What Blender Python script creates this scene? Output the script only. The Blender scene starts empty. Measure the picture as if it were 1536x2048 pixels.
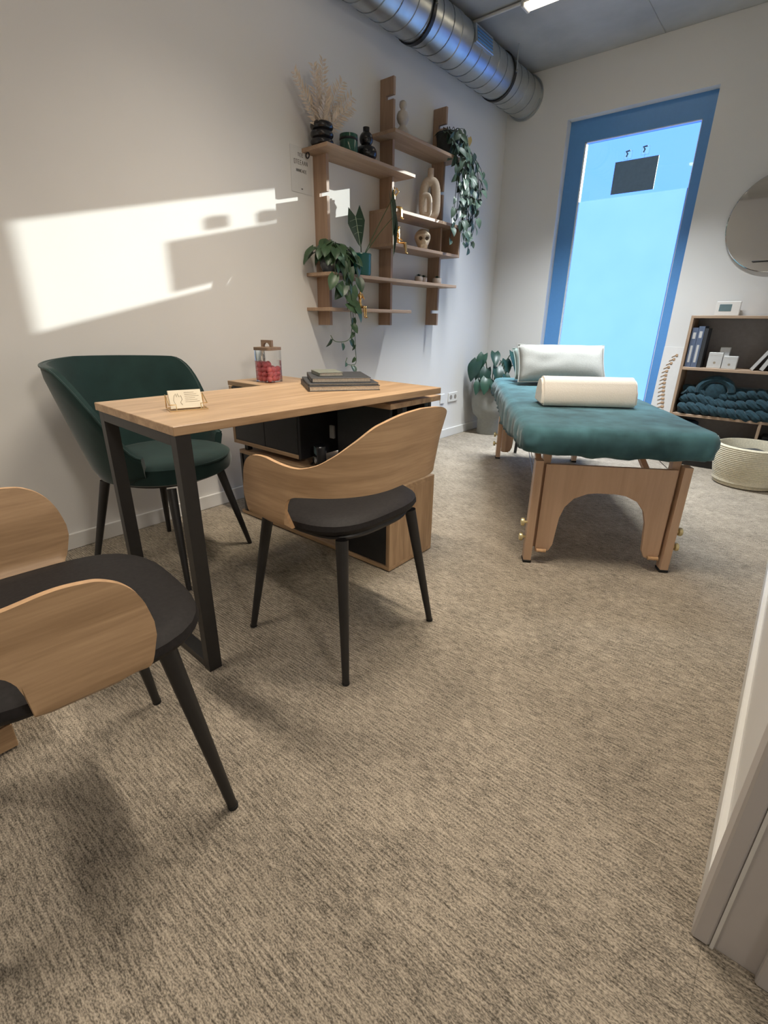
import bpy, bmesh, math, random
from mathutils import Vector, Matrix, Euler, noise

random.seed(7)
sc = bpy.context.scene
COL = sc.collection
PI = math.pi

# ------------------------------------------------------------------ camera
CAM = Vector((2.39, 0.0, 1.0))
cr = Vector((0.7692, 0.6390, 0.0121)).normalized()
cd = Vector((0.2441, -0.2762, -0.9296))
cf = Vector((-0.5906, 0.7179, -0.3684)).normalized()
cu = (-cd - cr * (-cd).dot(cr)).normalized()
cb = cr.cross(cu).normalized()
cam = bpy.data.cameras.new('camera')
cam.sensor_fit = 'HORIZONTAL'; cam.sensor_width = 36.0; cam.lens = 36.0 * 969.6 / 1536.0
cam.clip_start = 0.02
camo = bpy.data.objects.new('camera', cam); COL.objects.link(camo)
camo.matrix_world = Matrix(((cr.x, cu.x, cb.x, CAM.x), (cr.y, cu.y, cb.y, CAM.y), (cr.z, cu.z, cb.z, CAM.z), (0, 0, 0, 1)))
sc.camera = camo

# ------------------------------------------------------------------ world, sun, exposure
w = bpy.data.worlds.new('sky'); sc.world = w; w.use_nodes = True
bg = w.node_tree.nodes['Background']
bg.inputs[0].default_value = (0.100, 0.265, 1.0, 1); bg.inputs[1].default_value = 2.8
SUN = Vector((-1.0, -2.68, -0.68)).normalized()
sl = bpy.data.lights.new('sun', 'SUN'); sl.energy = 9.0; sl.angle = math.radians(0.38); sl.color = (0.95, 1.0, 0.95)
so = bpy.data.objects.new('sun', sl); COL.objects.link(so)
so.rotation_euler = SUN.to_track_quat('-Z', 'Y').to_euler(); so.location = (4, 10, 5)
vs = sc.view_settings
vs.view_transform = 'Standard'; vs.look = 'None'; vs.gamma = 1.0; vs.use_curve_mapping = False; vs.exposure = 0.0

# ------------------------------------------------------------------ helpers
def mesh_from_bm(bm, name, smooth=35):
    me = bpy.data.meshes.new(name); bm.to_mesh(me); bm.free()
    if smooth:
        for p in me.polygons: p.use_smooth = True
        me.set_sharp_from_angle(angle=math.radians(smooth))
    return me

def obj(name, bm, mat, parent=None, smooth=35):
    me = bm if isinstance(bm, bpy.types.Mesh) else mesh_from_bm(bm, name, smooth)
    o = bpy.data.objects.new(name, me); COL.objects.link(o)
    if mat and not me.materials: me.materials.append(mat)
    if parent: o.parent = parent
    return o

def thing(name, label, cat, loc=(0, 0, 0), rz=0.0, group=None):
    o = bpy.data.objects.new(name, None); COL.objects.link(o)
    o.empty_display_size = 0.05
    o.location = loc; o.rotation_euler = (0, 0, rz); o['label'] = label; o['category'] = cat
    if group: o['group'] = group
    return o

def tag(o, label, cat, group=None):
    o['label'] = label; o['category'] = cat
    if group: o['group'] = group
    return o

def struct(o):
    o['kind'] = 'structure'; return o

def box(bm, x0, x1, y0, y1, z0, z1, M=None):
    c = [(x0, y0, z0), (x1, y0, z0), (x1, y1, z0), (x0, y1, z0), (x0, y0, z1), (x1, y0, z1), (x1, y1, z1), (x0, y1, z1)]
    vs_ = [bm.verts.new(M @ Vector(p) if M else p) for p in c]
    for f in ((0, 3, 2, 1), (4, 5, 6, 7), (0, 1, 5, 4), (1, 2, 6, 5), (2, 3, 7, 6), (3, 0, 4, 7)):
        bm.faces.new([vs_[i] for i in f])
    return vs_

def bx(x0, x1, y0, y1, z0, z1, bev=0.0, M=None, seg=1):
    bm = bmesh.new(); box(bm, x0, x1, y0, y1, z0, z1, M)
    if bev: bmesh.ops.bevel(bm, geom=bm.edges[:], offset=bev, segments=seg, affect='EDGES', profile=0.5)
    return bm

def lathe(bm, prof, n=24, M=None, cap=True):
    rings = []
    for (r, z) in prof:
        ring = []
        for i in range(n):
            a = 2 * PI * i / n
            p = Vector((r * math.cos(a), r * math.sin(a), z)); ring.append(bm.verts.new(M @ p if M else p))
        rings.append(ring)
    for a, b in zip(rings, rings[1:]):
        for i in range(n):
            bm.faces.new((a[i], a[(i + 1) % n], b[(i + 1) % n], b[i]))
    if cap:
        bm.faces.new(rings[0][::-1]); bm.faces.new(rings[-1])
    return bm

def lat(prof, n=24, M=None, cap=True):
    return lathe(bmesh.new(), prof, n, M, cap)

def tube(bm, pts, rad, n=8, cap=True, closed=False):
    pts = [Vector(p) for p in pts]
    if not hasattr(rad, '__len__'): rad = [rad] * len(pts)
    rings = []; N = len(pts); ref = None
    for i, p in enumerate(pts):
        if closed: t = pts[(i + 1) % N] - pts[i - 1]
        else: t = (pts[min(i + 1, N - 1)] - pts[max(i - 1, 0)])
        t.normalize()
        if ref is None:
            ref = Vector((0, 0, 1)) if abs(t.z) < 0.9 else Vector((1, 0, 0))
        b = t.cross(ref)
        if b.length < 1e-5: b = t.orthogonal()
        b.normalize(); ref = b.cross(t).normalized()
        rings.append([bm.verts.new(p + (b * math.cos(2 * PI * k / n) + ref * math.sin(2 * PI * k / n)) * rad[i]) for k in range(n)])
    pairs = list(zip(rings, rings[1:]))
    if closed: pairs.append((rings[-1], rings[0]))
    for a, c in pairs:
        for k in range(n):
            bm.faces.new((a[k], a[(k + 1) % n], c[(k + 1) % n], c[k]))
    if cap and not closed:
        bm.faces.new(rings[0][::-1]); bm.faces.new(rings[-1])
    bmesh.ops.recalc_face_normals(bm, faces=bm.faces[:])
    return bm

def tb(pts, rad, n=8, closed=False):
    return tube(bmesh.new(), pts, rad, n, True, closed)

def bar(bm, a, b, w, d=None, up=Vector((0, 0, 1))):
    a = Vector(a); b = Vector(b); d = d or w
    t = (b - a).normalized(); s = t.cross(up)
    if s.length < 1e-4: s = t.cross(Vector((0, 1, 0)))
    s.normalize(); u = s.cross(t).normalized()
    vs_ = []
    for p in (a, b):
        for (i, j) in ((-1, -1), (1, -1), (1, 1), (-1, 1)):
            vs_.append(bm.verts.new(p + s * i * w / 2 + u * j * d / 2))
    for f in ((0, 3, 2, 1), (4, 5, 6, 7), (0, 1, 5, 4), (1, 2, 6, 5), (2, 3, 7, 6), (3, 0, 4, 7)):
        bm.faces.new([vs_[i] for i in f])
    bmesh.ops.recalc_face_normals(bm, faces=bm.faces[:])
    return bm

def prism(pts2, plane, a, b):
    """extrude a 2D outline; plane 'xz' -> along y from a to b, 'xy' -> along z, 'yz' -> along x"""
    bm = bmesh.new()
    def P(p, t):
        return {'xz': (p[0], t, p[1]), 'xy': (p[0], p[1], t), 'yz': (t, p[0], p[1])}[plane]
    A = [bm.verts.new(P(p, a)) for p in pts2]; B = [bm.verts.new(P(p, b)) for p in pts2]
    n = len(pts2)
    bm.faces.new(A); bm.faces.new(B)
    for i in range(n): bm.faces.new((A[i], A[(i + 1) % n], B[(i + 1) % n], B[i]))
    bmesh.ops.recalc_face_normals(bm, faces=bm.faces[:])
    return bm

def skinned(name, verts, edges, radii, sub=2):
    me = bpy.data.meshes.new(name); me.from_pydata(verts, edges, [])
    o = bpy.data.objects.new(name, me); COL.objects.link(o)
    m = o.modifiers.new('s', 'SKIN'); m.use_smooth_shade = True
    for i, r in enumerate(radii):
        me.skin_vertices[0].data[i].radius = (r, r) if not hasattr(r, '__len__') else r
    me.skin_vertices[0].data[0].use_root = True
    s = o.modifiers.new('d', 'SUBSURF'); s.levels = sub; s.render_levels = sub
    dg = bpy.context.evaluated_depsgraph_get()
    out = bpy.data.meshes.new_from_object(o.evaluated_get(dg))
    bpy.data.objects.remove(o); bpy.data.meshes.remove(me)
    for p in out.polygons: p.use_smooth = True
    out.name = name
    return out

def smoothstep(a, b, x):
    t = max(0.0, min(1.0, (x - a) / (b - a))); return t * t * (3 - 2 * t)

def interp(tab, x):
    if x <= tab[0][0]: return tab[0][1]
    for (x0, y0), (x1, y1) in zip(tab, tab[1:]):
        if x <= x1:
            t = (x - x0) / (x1 - x0); t = t * t * (3 - 2 * t); return y0 + (y1 - y0) * t
    return tab[-1][1]

# ------------------------------------------------------------------ materials
def newmat(name):
    m = bpy.data.materials.new(name); m.use_nodes = True
    nt = m.node_tree; b = nt.nodes['Principled BSDF']
    return m, nt, b

def N(nt, t, **kw):
    n = nt.nodes.new(t)
    for k, v in kw.items():
        if k.startswith('i_'): n.inputs[k[2:].replace('_', ' ')].default_value = v
        else: setattr(n, k, v)
    return n

def ramp(nt, fac, stops):
    r = nt.nodes.new('ShaderNodeValToRGB')
    el = r.color_ramp.elements
    while len(el) < len(stops): el.new(0.5)
    for e, (p, c) in zip(el, stops):
        e.position = p; e.color = (c[0], c[1], c[2], 1)
    nt.links.new(fac, r.inputs[0]); return r.outputs[0]

def plain(name, col, rough=0.5, metal=0.0, var=0.06, scale=40.0, bump=0.0, spec=0.5, sheen=0.0, coords='Object'):
    m, nt, b = newmat(name)
    b.inputs['Roughness'].default_value = rough; b.inputs['Metallic'].default_value = metal
    b.inputs['Specular IOR Level'].default_value = spec
    if sheen: b.inputs['Sheen Weight'].default_value = sheen; b.inputs['Sheen Roughness'].default_value = 0.4
    tc = N(nt, 'ShaderNodeTexCoord'); nz = N(nt, 'ShaderNodeTexNoise'); nz.inputs['Scale'].default_value = scale; nz.inputs['Detail'].default_value = 4
    nt.links.new(tc.outputs[coords], nz.inputs['Vector'])
    lo = [c * (1 - var) for c in col]; hi = [min(1, c * (1 + var)) for c in col]
    nt.links.new(ramp(nt, nz.outputs[0], [(0.3, lo), (0.7, hi)]), b.inputs['Base Color'])
    if bump:
        bp_ = N(nt, 'ShaderNodeBump'); bp_.inputs['Strength'].default_value = bump; bp_.inputs['Distance'].default_value = 0.002
        nt.links.new(nz.outputs[0], bp_.inputs['Height']); nt.links.new(bp_.outputs[0], b.inputs['Normal'])
    return m

def wood(name, c0, c1, axis='x', rough=0.45, g=1.0, coords='Object'):
    m, nt, b = newmat(name)
    tc = N(nt, 'ShaderNodeTexCoord'); mp = N(nt, 'ShaderNodeMapping')
    s = {'x': (1.6, 22, 22), 'y': (22, 1.6, 22), 'z': (22, 22, 1.6)}[axis]
    mp.inputs['Scale'].default_value = [v * g for v in s]
    nz = N(nt, 'ShaderNodeTexNoise'); nz.inputs['Scale'].default_value = 1.0; nz.inputs['Detail'].default_value = 6; nz.inputs['Roughness'].default_value = 0.62
    nz.inputs['Distortion'].default_value = 0.7
    mp2 = N(nt, 'ShaderNodeMapping'); mp2.inputs['Scale'].default_value = [v * g * 6 for v in s]
    n2 = N(nt, 'ShaderNodeTexNoise'); n2.inputs['Scale'].default_value = 1.0; n2.inputs['Detail'].default_value = 3
    nt.links.new(tc.outputs[coords], mp.inputs['Vector']); nt.links.new(mp.outputs[0], nz.inputs['Vector'])
    nt.links.new(tc.outputs[coords], mp2.inputs['Vector']); nt.links.new(mp2.outputs[0], n2.inputs['Vector'])
    mx = N(nt, 'ShaderNodeMath', operation='MULTIPLY_ADD'); mx.inputs[1].default_value = 0.3
    nt.links.new(n2.outputs[0], mx.inputs[0]); nt.links.new(nz.outputs[0], mx.inputs[2])
    nt.links.new(ramp(nt, mx.outputs[0], [(0.42, c0), (0.82, c1)]), b.inputs['Base Color'])
    b.inputs['Roughness'].default_value = rough
    return m

def carpet():
    m, nt, b = newmat('carpet_loop')
    geo = N(nt, 'ShaderNodeNewGeometry')
    def nz(scale, detail, vecscale, seed=0.0):
        mp = N(nt, 'ShaderNodeMapping'); mp.inputs['Scale'].default_value = vecscale; mp.inputs['Location'].default_value = (seed, seed * 1.7, 0)
        mp.inputs['Rotation'].default_value = (0, 0, math.radians(2))
        n = N(nt, 'ShaderNodeTexNoise'); n.inputs['Scale'].default_value = scale; n.inputs['Detail'].default_value = detail
        nt.links.new(geo.outputs['Position'], mp.inputs['Vector']); nt.links.new(mp.outputs[0], n.inputs['Vector']); return n.outputs[0]
    streak = nz(1.0, 5, (30, 170, 1)); patch = nz(6.0, 3, (1, 1.4, 1), 3.0); fleck = nz(1.0, 2, (220, 420, 1), 8.0)
    wv = N(nt, 'ShaderNodeTexWave', wave_type='BANDS', bands_direction='Y'); wv.inputs['Scale'].default_value = 38.0; wv.inputs['Distortion'].default_value = 0.6; wv.inputs['Detail'].default_value = 1.0; wv.inputs['Detail Scale'].default_value = 12.0
    nt.links.new(geo.outputs['Position'], wv.inputs['Vector'])
    def mad(a, k, c):
        n = N(nt, 'ShaderNodeMath', operation='MULTIPLY_ADD'); n.inputs[1].default_value = k
        nt.links.new(a, n.inputs[0])
        if isinstance(c, float): n.inputs[2].default_value = c
        else: nt.links.new(c, n.inputs[2])
        return n.outputs[0]
    v = mad(patch, 0.18, mad(fleck, 0.75, mad(streak, 0.55, mad(wv.outputs[0], 0.05, -0.255))))
    col = ramp(nt, v, [(0.30, (0.085, 0.072, 0.055)), (0.43, (0.205, 0.178, 0.143)), (0.56, (0.390, 0.333, 0.262)), (0.72, (0.555, 0.478, 0.382))])
    hsv = N(nt, 'ShaderNodeHueSaturation'); oi = N(nt, 'ShaderNodeObjectInfo')
    rr = N(nt, 'ShaderNodeMapRange'); rr.inputs['To Min'].default_value = 0.95; rr.inputs['To Max'].default_value = 1.05
    nt.links.new(oi.outputs['Random'], rr.inputs['Value']); nt.links.new(rr.outputs[0], hsv.inputs['Value'])
    nt.links.new(col, hsv.inputs['Color']); nt.links.new(hsv.outputs[0], b.inputs['Base Color'])
    b.inputs['Roughness'].default_value = 0.95; b.inputs['Specular IOR Level'].default_value = 0.15
    bp_ = N(nt, 'ShaderNodeBump'); bp_.inputs['Strength'].default_value = 0.55; bp_.inputs['Distance'].default_value = 0.004
    nt.links.new(mad(fleck, 1.6, wv.outputs[0]), bp_.inputs['Height']); nt.links.new(bp_.outputs[0], b.inputs['Normal'])
    return m

def concrete():
    m, nt, b = newmat('concrete')
    tc = N(nt, 'ShaderNodeTexCoord'); n = N(nt, 'ShaderNodeTexNoise'); n.inputs['Scale'].default_value = 1.6; n.inputs['Detail'].default_value = 9; n.inputs['Roughness'].default_value = 0.6
    nt.links.new(tc.outputs['Object'], n.inputs['Vector'])
    nt.links.new(ramp(nt, n.outputs[0], [(0.3, (0.36, 0.36, 0.345)), (0.7, (0.52, 0.515, 0.49))]), b.inputs['Base Color'])
    b.inputs['Roughness'].default_value = 0.85
    return m

def emis(name, col, s):
    m, nt, b = newmat(name)
    b.inputs['Base Color'].default_value = (0.8, 0.8, 0.8, 1); b.inputs['Emission Color'].default_value = (*col, 1); b.inputs['Emission Strength'].default_value = s
    return m

def glassmat(name, tint=(1, 1, 1), refl=0.08, rough=0.02):
    m, nt, b = newmat(name); nt.nodes.remove(b)
    tr = N(nt, 'ShaderNodeBsdfTransparent'); tr.inputs[0].default_value = (*tint, 1)
    gl = N(nt, 'ShaderNodeBsdfGlossy'); gl.inputs['Roughness'].default_value = rough
    fr = N(nt, 'ShaderNodeFresnel'); fr.inputs[0].default_value = 1.45
    ml = N(nt, 'ShaderNodeMath', operation='MULTIPLY_ADD'); ml.inputs[1].default_value = 0.8; ml.inputs[2].default_value = refl * 0.3
    nt.links.new(fr.outputs[0], ml.inputs[0])
    mx = N(nt, 'ShaderNodeMixShader'); nt.links.new(ml.outputs[0], mx.inputs[0]); nt.links.new(tr.outputs[0], mx.inputs[1]); nt.links.new(gl.outputs[0], mx.inputs[2])
    nt.links.new(mx.outputs[0], nt.nodes['Material Output'].inputs[0]); return m

def filmmat():
    m, nt, b = newmat('frosted_film'); nt.nodes.remove(b)
    tl = N(nt, 'ShaderNodeBsdfTranslucent')
    tc = N(nt, 'ShaderNodeTexCoord'); n = N(nt, 'ShaderNodeTexNoise'); n.inputs['Scale'].default_value = 3.0
    nt.links.new(tc.outputs['Object'], n.inputs['Vector'])
    nt.links.new(ramp(nt, n.outputs[0], [(0.3, (0.136, 0.275, 0.47)), (0.75, (0.152, 0.295, 0.50))]), tl.inputs[0])
    gl = N(nt, 'ShaderNodeBsdfGlossy'); gl.inputs['Roughness'].default_value = 0.35; gl.inputs[0].default_value = (0.8, 0.9, 1, 1)
    mx = N(nt, 'ShaderNodeMixShader'); mx.inputs[0].default_value = 0.04
    nt.links.new(tl.outputs[0], mx.inputs[1]); nt.links.new(gl.outputs[0], mx.inputs[2])
    nt.links.new(mx.outputs[0], nt.nodes['Material Output'].inputs[0]); return m

def leafmat(name, c0, c1, rough=0.4):
    m, nt, b = newmat(name)
    oi = N(nt, 'ShaderNodeObjectInfo'); tc = N(nt, 'ShaderNodeTexCoord')
    n = N(nt, 'ShaderNodeTexNoise'); n.inputs['Scale'].default_value = 3.0; nt.links.new(tc.outputs['Object'], n.inputs['Vector'])
    ad = N(nt, 'ShaderNodeMath', operation='MULTIPLY_ADD'); ad.inputs[1].default_value = 0.5
    nt.links.new(n.outputs[0], ad.inputs[0]); 
    md = N(nt, 'ShaderNodeMath', operation='MULTIPLY'); md.inputs[1].default_value = 0.5
    nt.links.new(oi.outputs['Random'], md.inputs[0]); nt.links.new(md.outputs[0], ad.inputs[2])
    nt.links.new(ramp(nt, ad.outputs[0], [(0.15, c0), (0.8, c1)]), b.inputs['Base Color'])
    b.inputs['Roughness'].default_value = rough
    try: b.inputs['Transmission Weight'].default_value = 0.0; b.inputs['Subsurface Weight'].default_value = 0.0
    except Exception: pass
    return m

M = {}
M['wall'] = plain('wall_paint', (0.73, 0.715, 0.69), 0.9, var=0.012, scale=3, spec=0.2)
M['trim'] = plain('white_trim', (0.72, 0.71, 0.68), 0.45, var=0.01)
M['jamb'] = plain('door_lacquer', (0.52, 0.49, 0.475), 0.4, var=0.01)
M['carpet'] = carpet(); M['under'] = plain('carpet_backing', (0.03, 0.028, 0.025), 0.9)
M['concrete'] = concrete()
M['zinc'] = plain('galvanised_steel', (0.54, 0.56, 0.56), 0.37, 1.0, var=0.1, scale=9)
M['zincd'] = plain('seam_steel', (0.30, 0.33, 0.35), 0.4, 1.0, var=0.05)
M['black'] = plain('black_metal', (0.016, 0.015, 0.015), 0.42, 0.0, var=0.1)
M['rubber'] = plain('black_rubber', (0.01, 0.01, 0.01), 0.8)
M['leather'] = plain('black_leatherette', (0.017, 0.015, 0.015), 0.62, var=0.2, scale=120, bump=0.1, spec=0.18)
M['panelblk'] = plain('black_laminate', (0.018, 0.018, 0.02), 0.38, var=0.1)
M['greenvel'] = plain('green_velvet', (0.010, 0.031, 0.029), 0.8, var=0.15, scale=14, sheen=0.25, spec=0.25)
M['teal'] = plain('teal_plush', (0.052, 0.125, 0.145), 0.85, var=0.42, scale=9, sheen=0.15, bump=0.6, spec=0.2)
M['oakx'] = wood('oak_laminate_x', (0.30, 0.185, 0.10), (0.52, 0.35, 0.205), 'x', 0.42)
M['oaky'] = wood('oak_laminate_y', (0.30, 0.185, 0.10), (0.52, 0.35, 0.205), 'y', 0.42)
M['oakz'] = wood('oak_laminate_z', (0.30, 0.185, 0.10), (0.52, 0.35, 0.205), 'z', 0.42)
M['ply'] = wood('oak_veneer', (0.33, 0.205, 0.11), (0.52, 0.345, 0.20), 'x', 0.45, 1.3, 'UV')
M['plyedge'] = plain('ply_edge', (0.52, 0.32, 0.17), 0.5, var=0.15, scale=60)
M['shelfy'] = wood('shelf_oak_y', (0.30, 0.195, 0.125), (0.44, 0.305, 0.205), 'y', 0.55)
M['shelfz'] = wood('shelf_oak_z', (0.29, 0.185, 0.125), (0.42, 0.285, 0.195), 'z', 0.55)
M['beech'] = wood('beech_wood', (0.50, 0.33, 0.215), (0.62, 0.43, 0.295), 'z', 0.4, 0.7)
M['bookx'] = wood('bookcase_oak', (0.30, 0.20, 0.13), (0.44, 0.31, 0.21), 'x', 0.5)
M['bookz'] = wood('bookcase_oak_z', (0.30, 0.20, 0.13), (0.44, 0.31, 0.21), 'z', 0.5)
M['bookback'] = plain('bookcase_back', (0.27, 0.245, 0.235), 0.7)
M['frame'] = plain('glare_blue_metal', (0.11, 0.30, 0.62), 0.35, 0.0, var=0.02)  # blue is the lens glare around the window, painted into the base colour
M['bead'] = plain('window_gasket', (0.7, 0.75, 0.78), 0.4)
M['film'] = filmmat(); M['glass'] = glassmat('window_glass'); M['jarglass'] = glassmat('jar_glass', (0.99, 0.99, 0.99), 0.05)
M['navy'] = plain('navy_sign', (0.17, 0.28, 0.42), 0.5)
M['pad'] = plain('pale_adhesive_pad', (0.6, 0.8, 0.9), 0.5); _n = M['pad'].node_tree; _t = _n.nodes.new('ShaderNodeBsdfTranslucent'); _t.inputs[0].default_value = (0.35, 0.5, 0.6, 1); _n.links.new(_t.outputs[0], _n.nodes['Material Output'].inputs[0])
M['gold'] = plain('gold', (0.78, 0.50, 0.20), 0.22, 1.0, var=0.05)
M['goldp'] = plain('pale_gold_wire', (0.85, 0.66, 0.36), 0.25, 1.0, var=0.03)
M['card'] = plain('cream_card', (0.78, 0.71, 0.56), 0.6, var=0.02)
M['ink'] = plain('ink', (0.10, 0.09, 0.08), 0.8); M['inkb'] = plain('brown_ink', (0.32, 0.27, 0.20), 0.8)
M['paper'] = plain('paper', (0.66, 0.65, 0.63), 0.8, var=0.02)
M['pages'] = plain('page_edges', (0.62, 0.55, 0.46), 0.8, var=0.15, scale=200)
M['pink'] = plain('pink_candy', (0.85, 0.22, 0.24), 0.5, var=0.2, scale=30)
M['lidwood'] = wood('lid_wood', (0.17, 0.11, 0.07), (0.27, 0.18, 0.12), 'x', 0.5)
M['notegrey'] = plain('charcoal_cover', (0.035, 0.037, 0.042), 0.55); M['noteblack'] = plain('black_cover', (0.022, 0.018, 0.018), 0.5)
M['notegreen'] = plain('sage_cover', (0.16, 0.17, 0.14), 0.6)
M['ceramblk'] = plain('black_ceramic', (0.014, 0.013, 0.015), 0.22, var=0.05)
M['ceramwht'] = plain('pale_ceramic', (0.52, 0.47, 0.41), 0.7, var=0.06, bump=0.1)
M['sand'] = plain('sand_ceramic', (0.55, 0.45, 0.35), 0.75, var=0.08, scale=90, bump=0.2)
M['bottlegreen'] = plain('green_glass', (0.035, 0.105, 0.075), 0.08, var=0.03)
M['greenpot'] = plain('green_enamel', (0.010, 0.10, 0.085), 0.30, var=0.03)
M['greypot'] = plain('grey_glazed_pot', (0.10, 0.11, 0.125), 0.15, var=0.1)
M['darkpot'] = plain('dark_felt_pot', (0.03, 0.035, 0.036), 0.6, var=0.2)
M['stonepot'] = plain('stone_grey_pot', (0.27, 0.27, 0.245), 0.8, var=0.05)
M['smallpot'] = plain('pale_pot', (0.40, 0.35, 0.31), 0.7)
M['bone'] = plain('bone', (0.62, 0.50, 0.36), 0.7, var=0.12, scale=60, bump=0.2)
M['bonedk'] = plain('bone_hollow', (0.10, 0.07, 0.045), 0.9)
M['palm'] = plain('dried_palm', (0.62, 0.51, 0.40), 0.8, var=0.15)
M['leafA'] = leafmat('pothos_leaf', (0.014, 0.040, 0.020), (0.058, 0.112, 0.050))
M['leafB'] = leafmat('scindapsus_leaf', (0.022, 0.05, 0.036), (0.085, 0.135, 0.095), 0.5)
M['leafC'] = leafmat('alocasia_leaf', (0.006, 0.026, 0.016), (0.02, 0.065, 0.036), 0.35)
M['leafD'] = leafmat('philodendron_leaf', (0.008, 0.036, 0.028), (0.03, 0.085, 0.055), 0.38)
M['leafY'] = plain('yellow_leaf', (0.50, 0.36, 0.12), 0.6)
M['vein'] = plain('leaf_vein', (0.42, 0.52, 0.40), 0.5)
M['stem'] = plain('green_stem', (0.07, 0.12, 0.05), 0.6); M['stemd'] = plain('dark_stem', (0.035, 0.05, 0.035), 0.7)
M['soil'] = plain('soil', (0.02, 0.014, 0.01), 0.95, scale=200, bump=0.6)
M['linen'] = plain('grey_linen', (0.36, 0.36, 0.335), 0.9, var=0.06, scale=160, bump=0.3)
M['linend'] = plain('grey_green_linen', (0.22, 0.27, 0.25), 0.9, var=0.06, scale=160)
M['foam'] = plain('cream_terry', (0.80, 0.74, 0.66), 0.95, var=0.04, scale=220, bump=0.5)
M['brass'] = plain('brass_knob', (0.70, 0.60, 0.33), 0.35, 0.7)
M['steel'] = plain('steel_cable', (0.45, 0.47, 0.5), 0.35, 1.0)
M['plastic'] = plain('white_plastic', (0.74, 0.73, 0.70), 0.4, var=0.01); M['hole'] = plain('socket_hole', (0.30, 0.27, 0.24), 0.7)
M['rope'] = plain('cotton_rope', (0.62, 0.56, 0.42), 0.9, var=0.12, scale=120, bump=0.5)
M['knit'] = plain('teal_chunky_wool', (0.014, 0.044, 0.060), 0.95, var=0.3, scale=60, bump=0.5, sheen=0.2)
M['bag'] = plain('navy_fabric', (0.012, 0.030, 0.055), 0.9, var=0.2)
M['lcd'] = plain('grey_screen', (0.13, 0.20, 0.22), 0.25); M['blue'] = plain('blue_spine', (0.10, 0.13, 0.20), 0.6)
M['whitebox'] = plain('white_carton', (0.55, 0.54, 0.52), 0.6, var=0.03)
M['vert'] = plain('vertebra_ink', (0.45, 0.30, 0.18), 0.7, var=0.2)
M['darkvase'] = plain('charcoal_vase', (0.05, 0.055, 0.06), 0.5)
M['warmlamp'] = emis('lamp_diffuser', (1.0, 0.86, 0.62), 6.0)
M['mirror'] = plain('mirror_silver', (0.80, 0.82, 0.83), 0.03, 1.0, var=0.0)
M['device'] = plain('black_plastic', (0.015, 0.016, 0.02), 0.25); M['silver'] = plain('silver_label', (0.32, 0.32, 0.32), 0.4, 0.6)

# ------------------------------------------------------------------ room shell
YB, ZC, XR, YF = 4.45, 2.82, 2.50, -1.6
WX0, WX1, WZ0, WZ1 = 0.525, 1.53, 0.08, 2.46
wl = struct(obj('wall_left', bx(-0.12, 0, YF, YB, 0, ZC), M['wall']))
bm = bmesh.new()
for (a, b_, c, d) in ((-0.12, WX0, 0, ZC), (WX1, 3.0, 0, ZC), (WX0, WX1, WZ1, ZC), (WX0, WX1, 0, WZ0)):
    box(bm, a, b_, YB, YB + 0.30, c, d)
struct(obj('wall_back', bm, M['wall']))
bm = bmesh.new(); box(bm, XR, XR + 0.14, 0.77, YB, 0, ZC); box(bm, XR, XR + 0.14, YF, -0.30, 0, ZC); box(bm, XR, XR + 0.14, -0.30, 0.77, 2.08, ZC)
struct(obj('wall_right', bm, M['wall']))
struct(obj('wall_front', bx(-0.12, 3.0, YF - 0.12, YF, 0, ZC), M['wall']))
bm = bmesh.new(); box(bm, 3.4, 3.5, YF, 2.2, 0, ZC); box(bm, XR + 0.14, 3.4, 2.1, 2.2, 0, ZC); box(bm, 3.0, 3.5, YF - 0.12, YF, 0, ZC)
struct(obj('wall_hallway', bm, M['wall']))
fl_ = struct(obj('floor', bx(-0.12, 3.5, YF - 0.12, YB + 0.1, -0.06, -0.006), M['under']))
tile = mesh_from_bm(bx(-0.2498, 0.2498, -0.2498, 0.2498, -0.006, 0.0), 'carpet_tile', 0); tile.materials.append(M['carpet'])
for i in range(7):
    for j in range(13):
        x0 = 2.50 - 0.25 - 0.5 * i + 0.5; y0 = 0.925 - 0.25 + 0.5 * (j - 4)
        x = x0; 
        if x < -0.2 or y0 > YB + 0.2: continue
        o = obj('carpet_tile', tile, None, fl_); o.location = (x, y0, 0)
cl = struct(obj('ceiling', bx(-0.12, 3.5, YF - 0.12, YB + 0.3, ZC + 0.004, ZC + 0.15), M['concrete']))
for (a, b_) in ((-0.12, 1.132), (1.138, 2.35), (2.356, 3.5)):
    obj('slab_panel', bx(a, b_, YF, YB, ZC, ZC + 0.02, 0.002), M['concrete'], cl)
struct(obj('baseboard_left', bx(0, 0.014, YF, YB, 0, 0.075, 0.003), M['trim']))
bm = bx(0.014, WX0, YB - 0.014, YB, 0, 0.075); box(bm, WX1, XR, YB - 0.014, YB, 0, 0.075)
struct(obj('baseboard_back', bm, M['trim']))
struct(obj('baseboard_right', bx(XR - 0.016, XR, 0.83, YB - 0.014, 0, 0.07, 0.003), M['trim']))
# door opening in the right wall, jamb facing the camera
t1 = struct(obj('trim_1', bx(XR - 0.018, XR + 0.01, 0.75, 0.82, 0, 2.14, 0.004), M['jamb']))
obj('jamb_lining', bx(XR + 0.01, XR + 0.155, 0.755, 0.772, 0, 2.08, 0.002), M['jamb'], t1)
obj('door_stop', bx(XR + 0.075, XR + 0.115, 0.74, 0.756, 0, 2.08, 0.003), M['jamb'], t1)
obj('gasket', bx(XR + 0.0105, XR + 0.016, 0.7515, 0.7555, 0, 2.08), M['trim'], t1)
t2 = struct(obj('trim_2', bx(XR - 0.018, XR + 0.155, -0.36, -0.29, 0, 2.14, 0.004), M['jamb']))
t3 = struct(obj('trim_3', bx(XR - 0.018, XR + 0.155, -0.29, 0.75, 2.07, 2.14, 0.004), M['jamb']))

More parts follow.
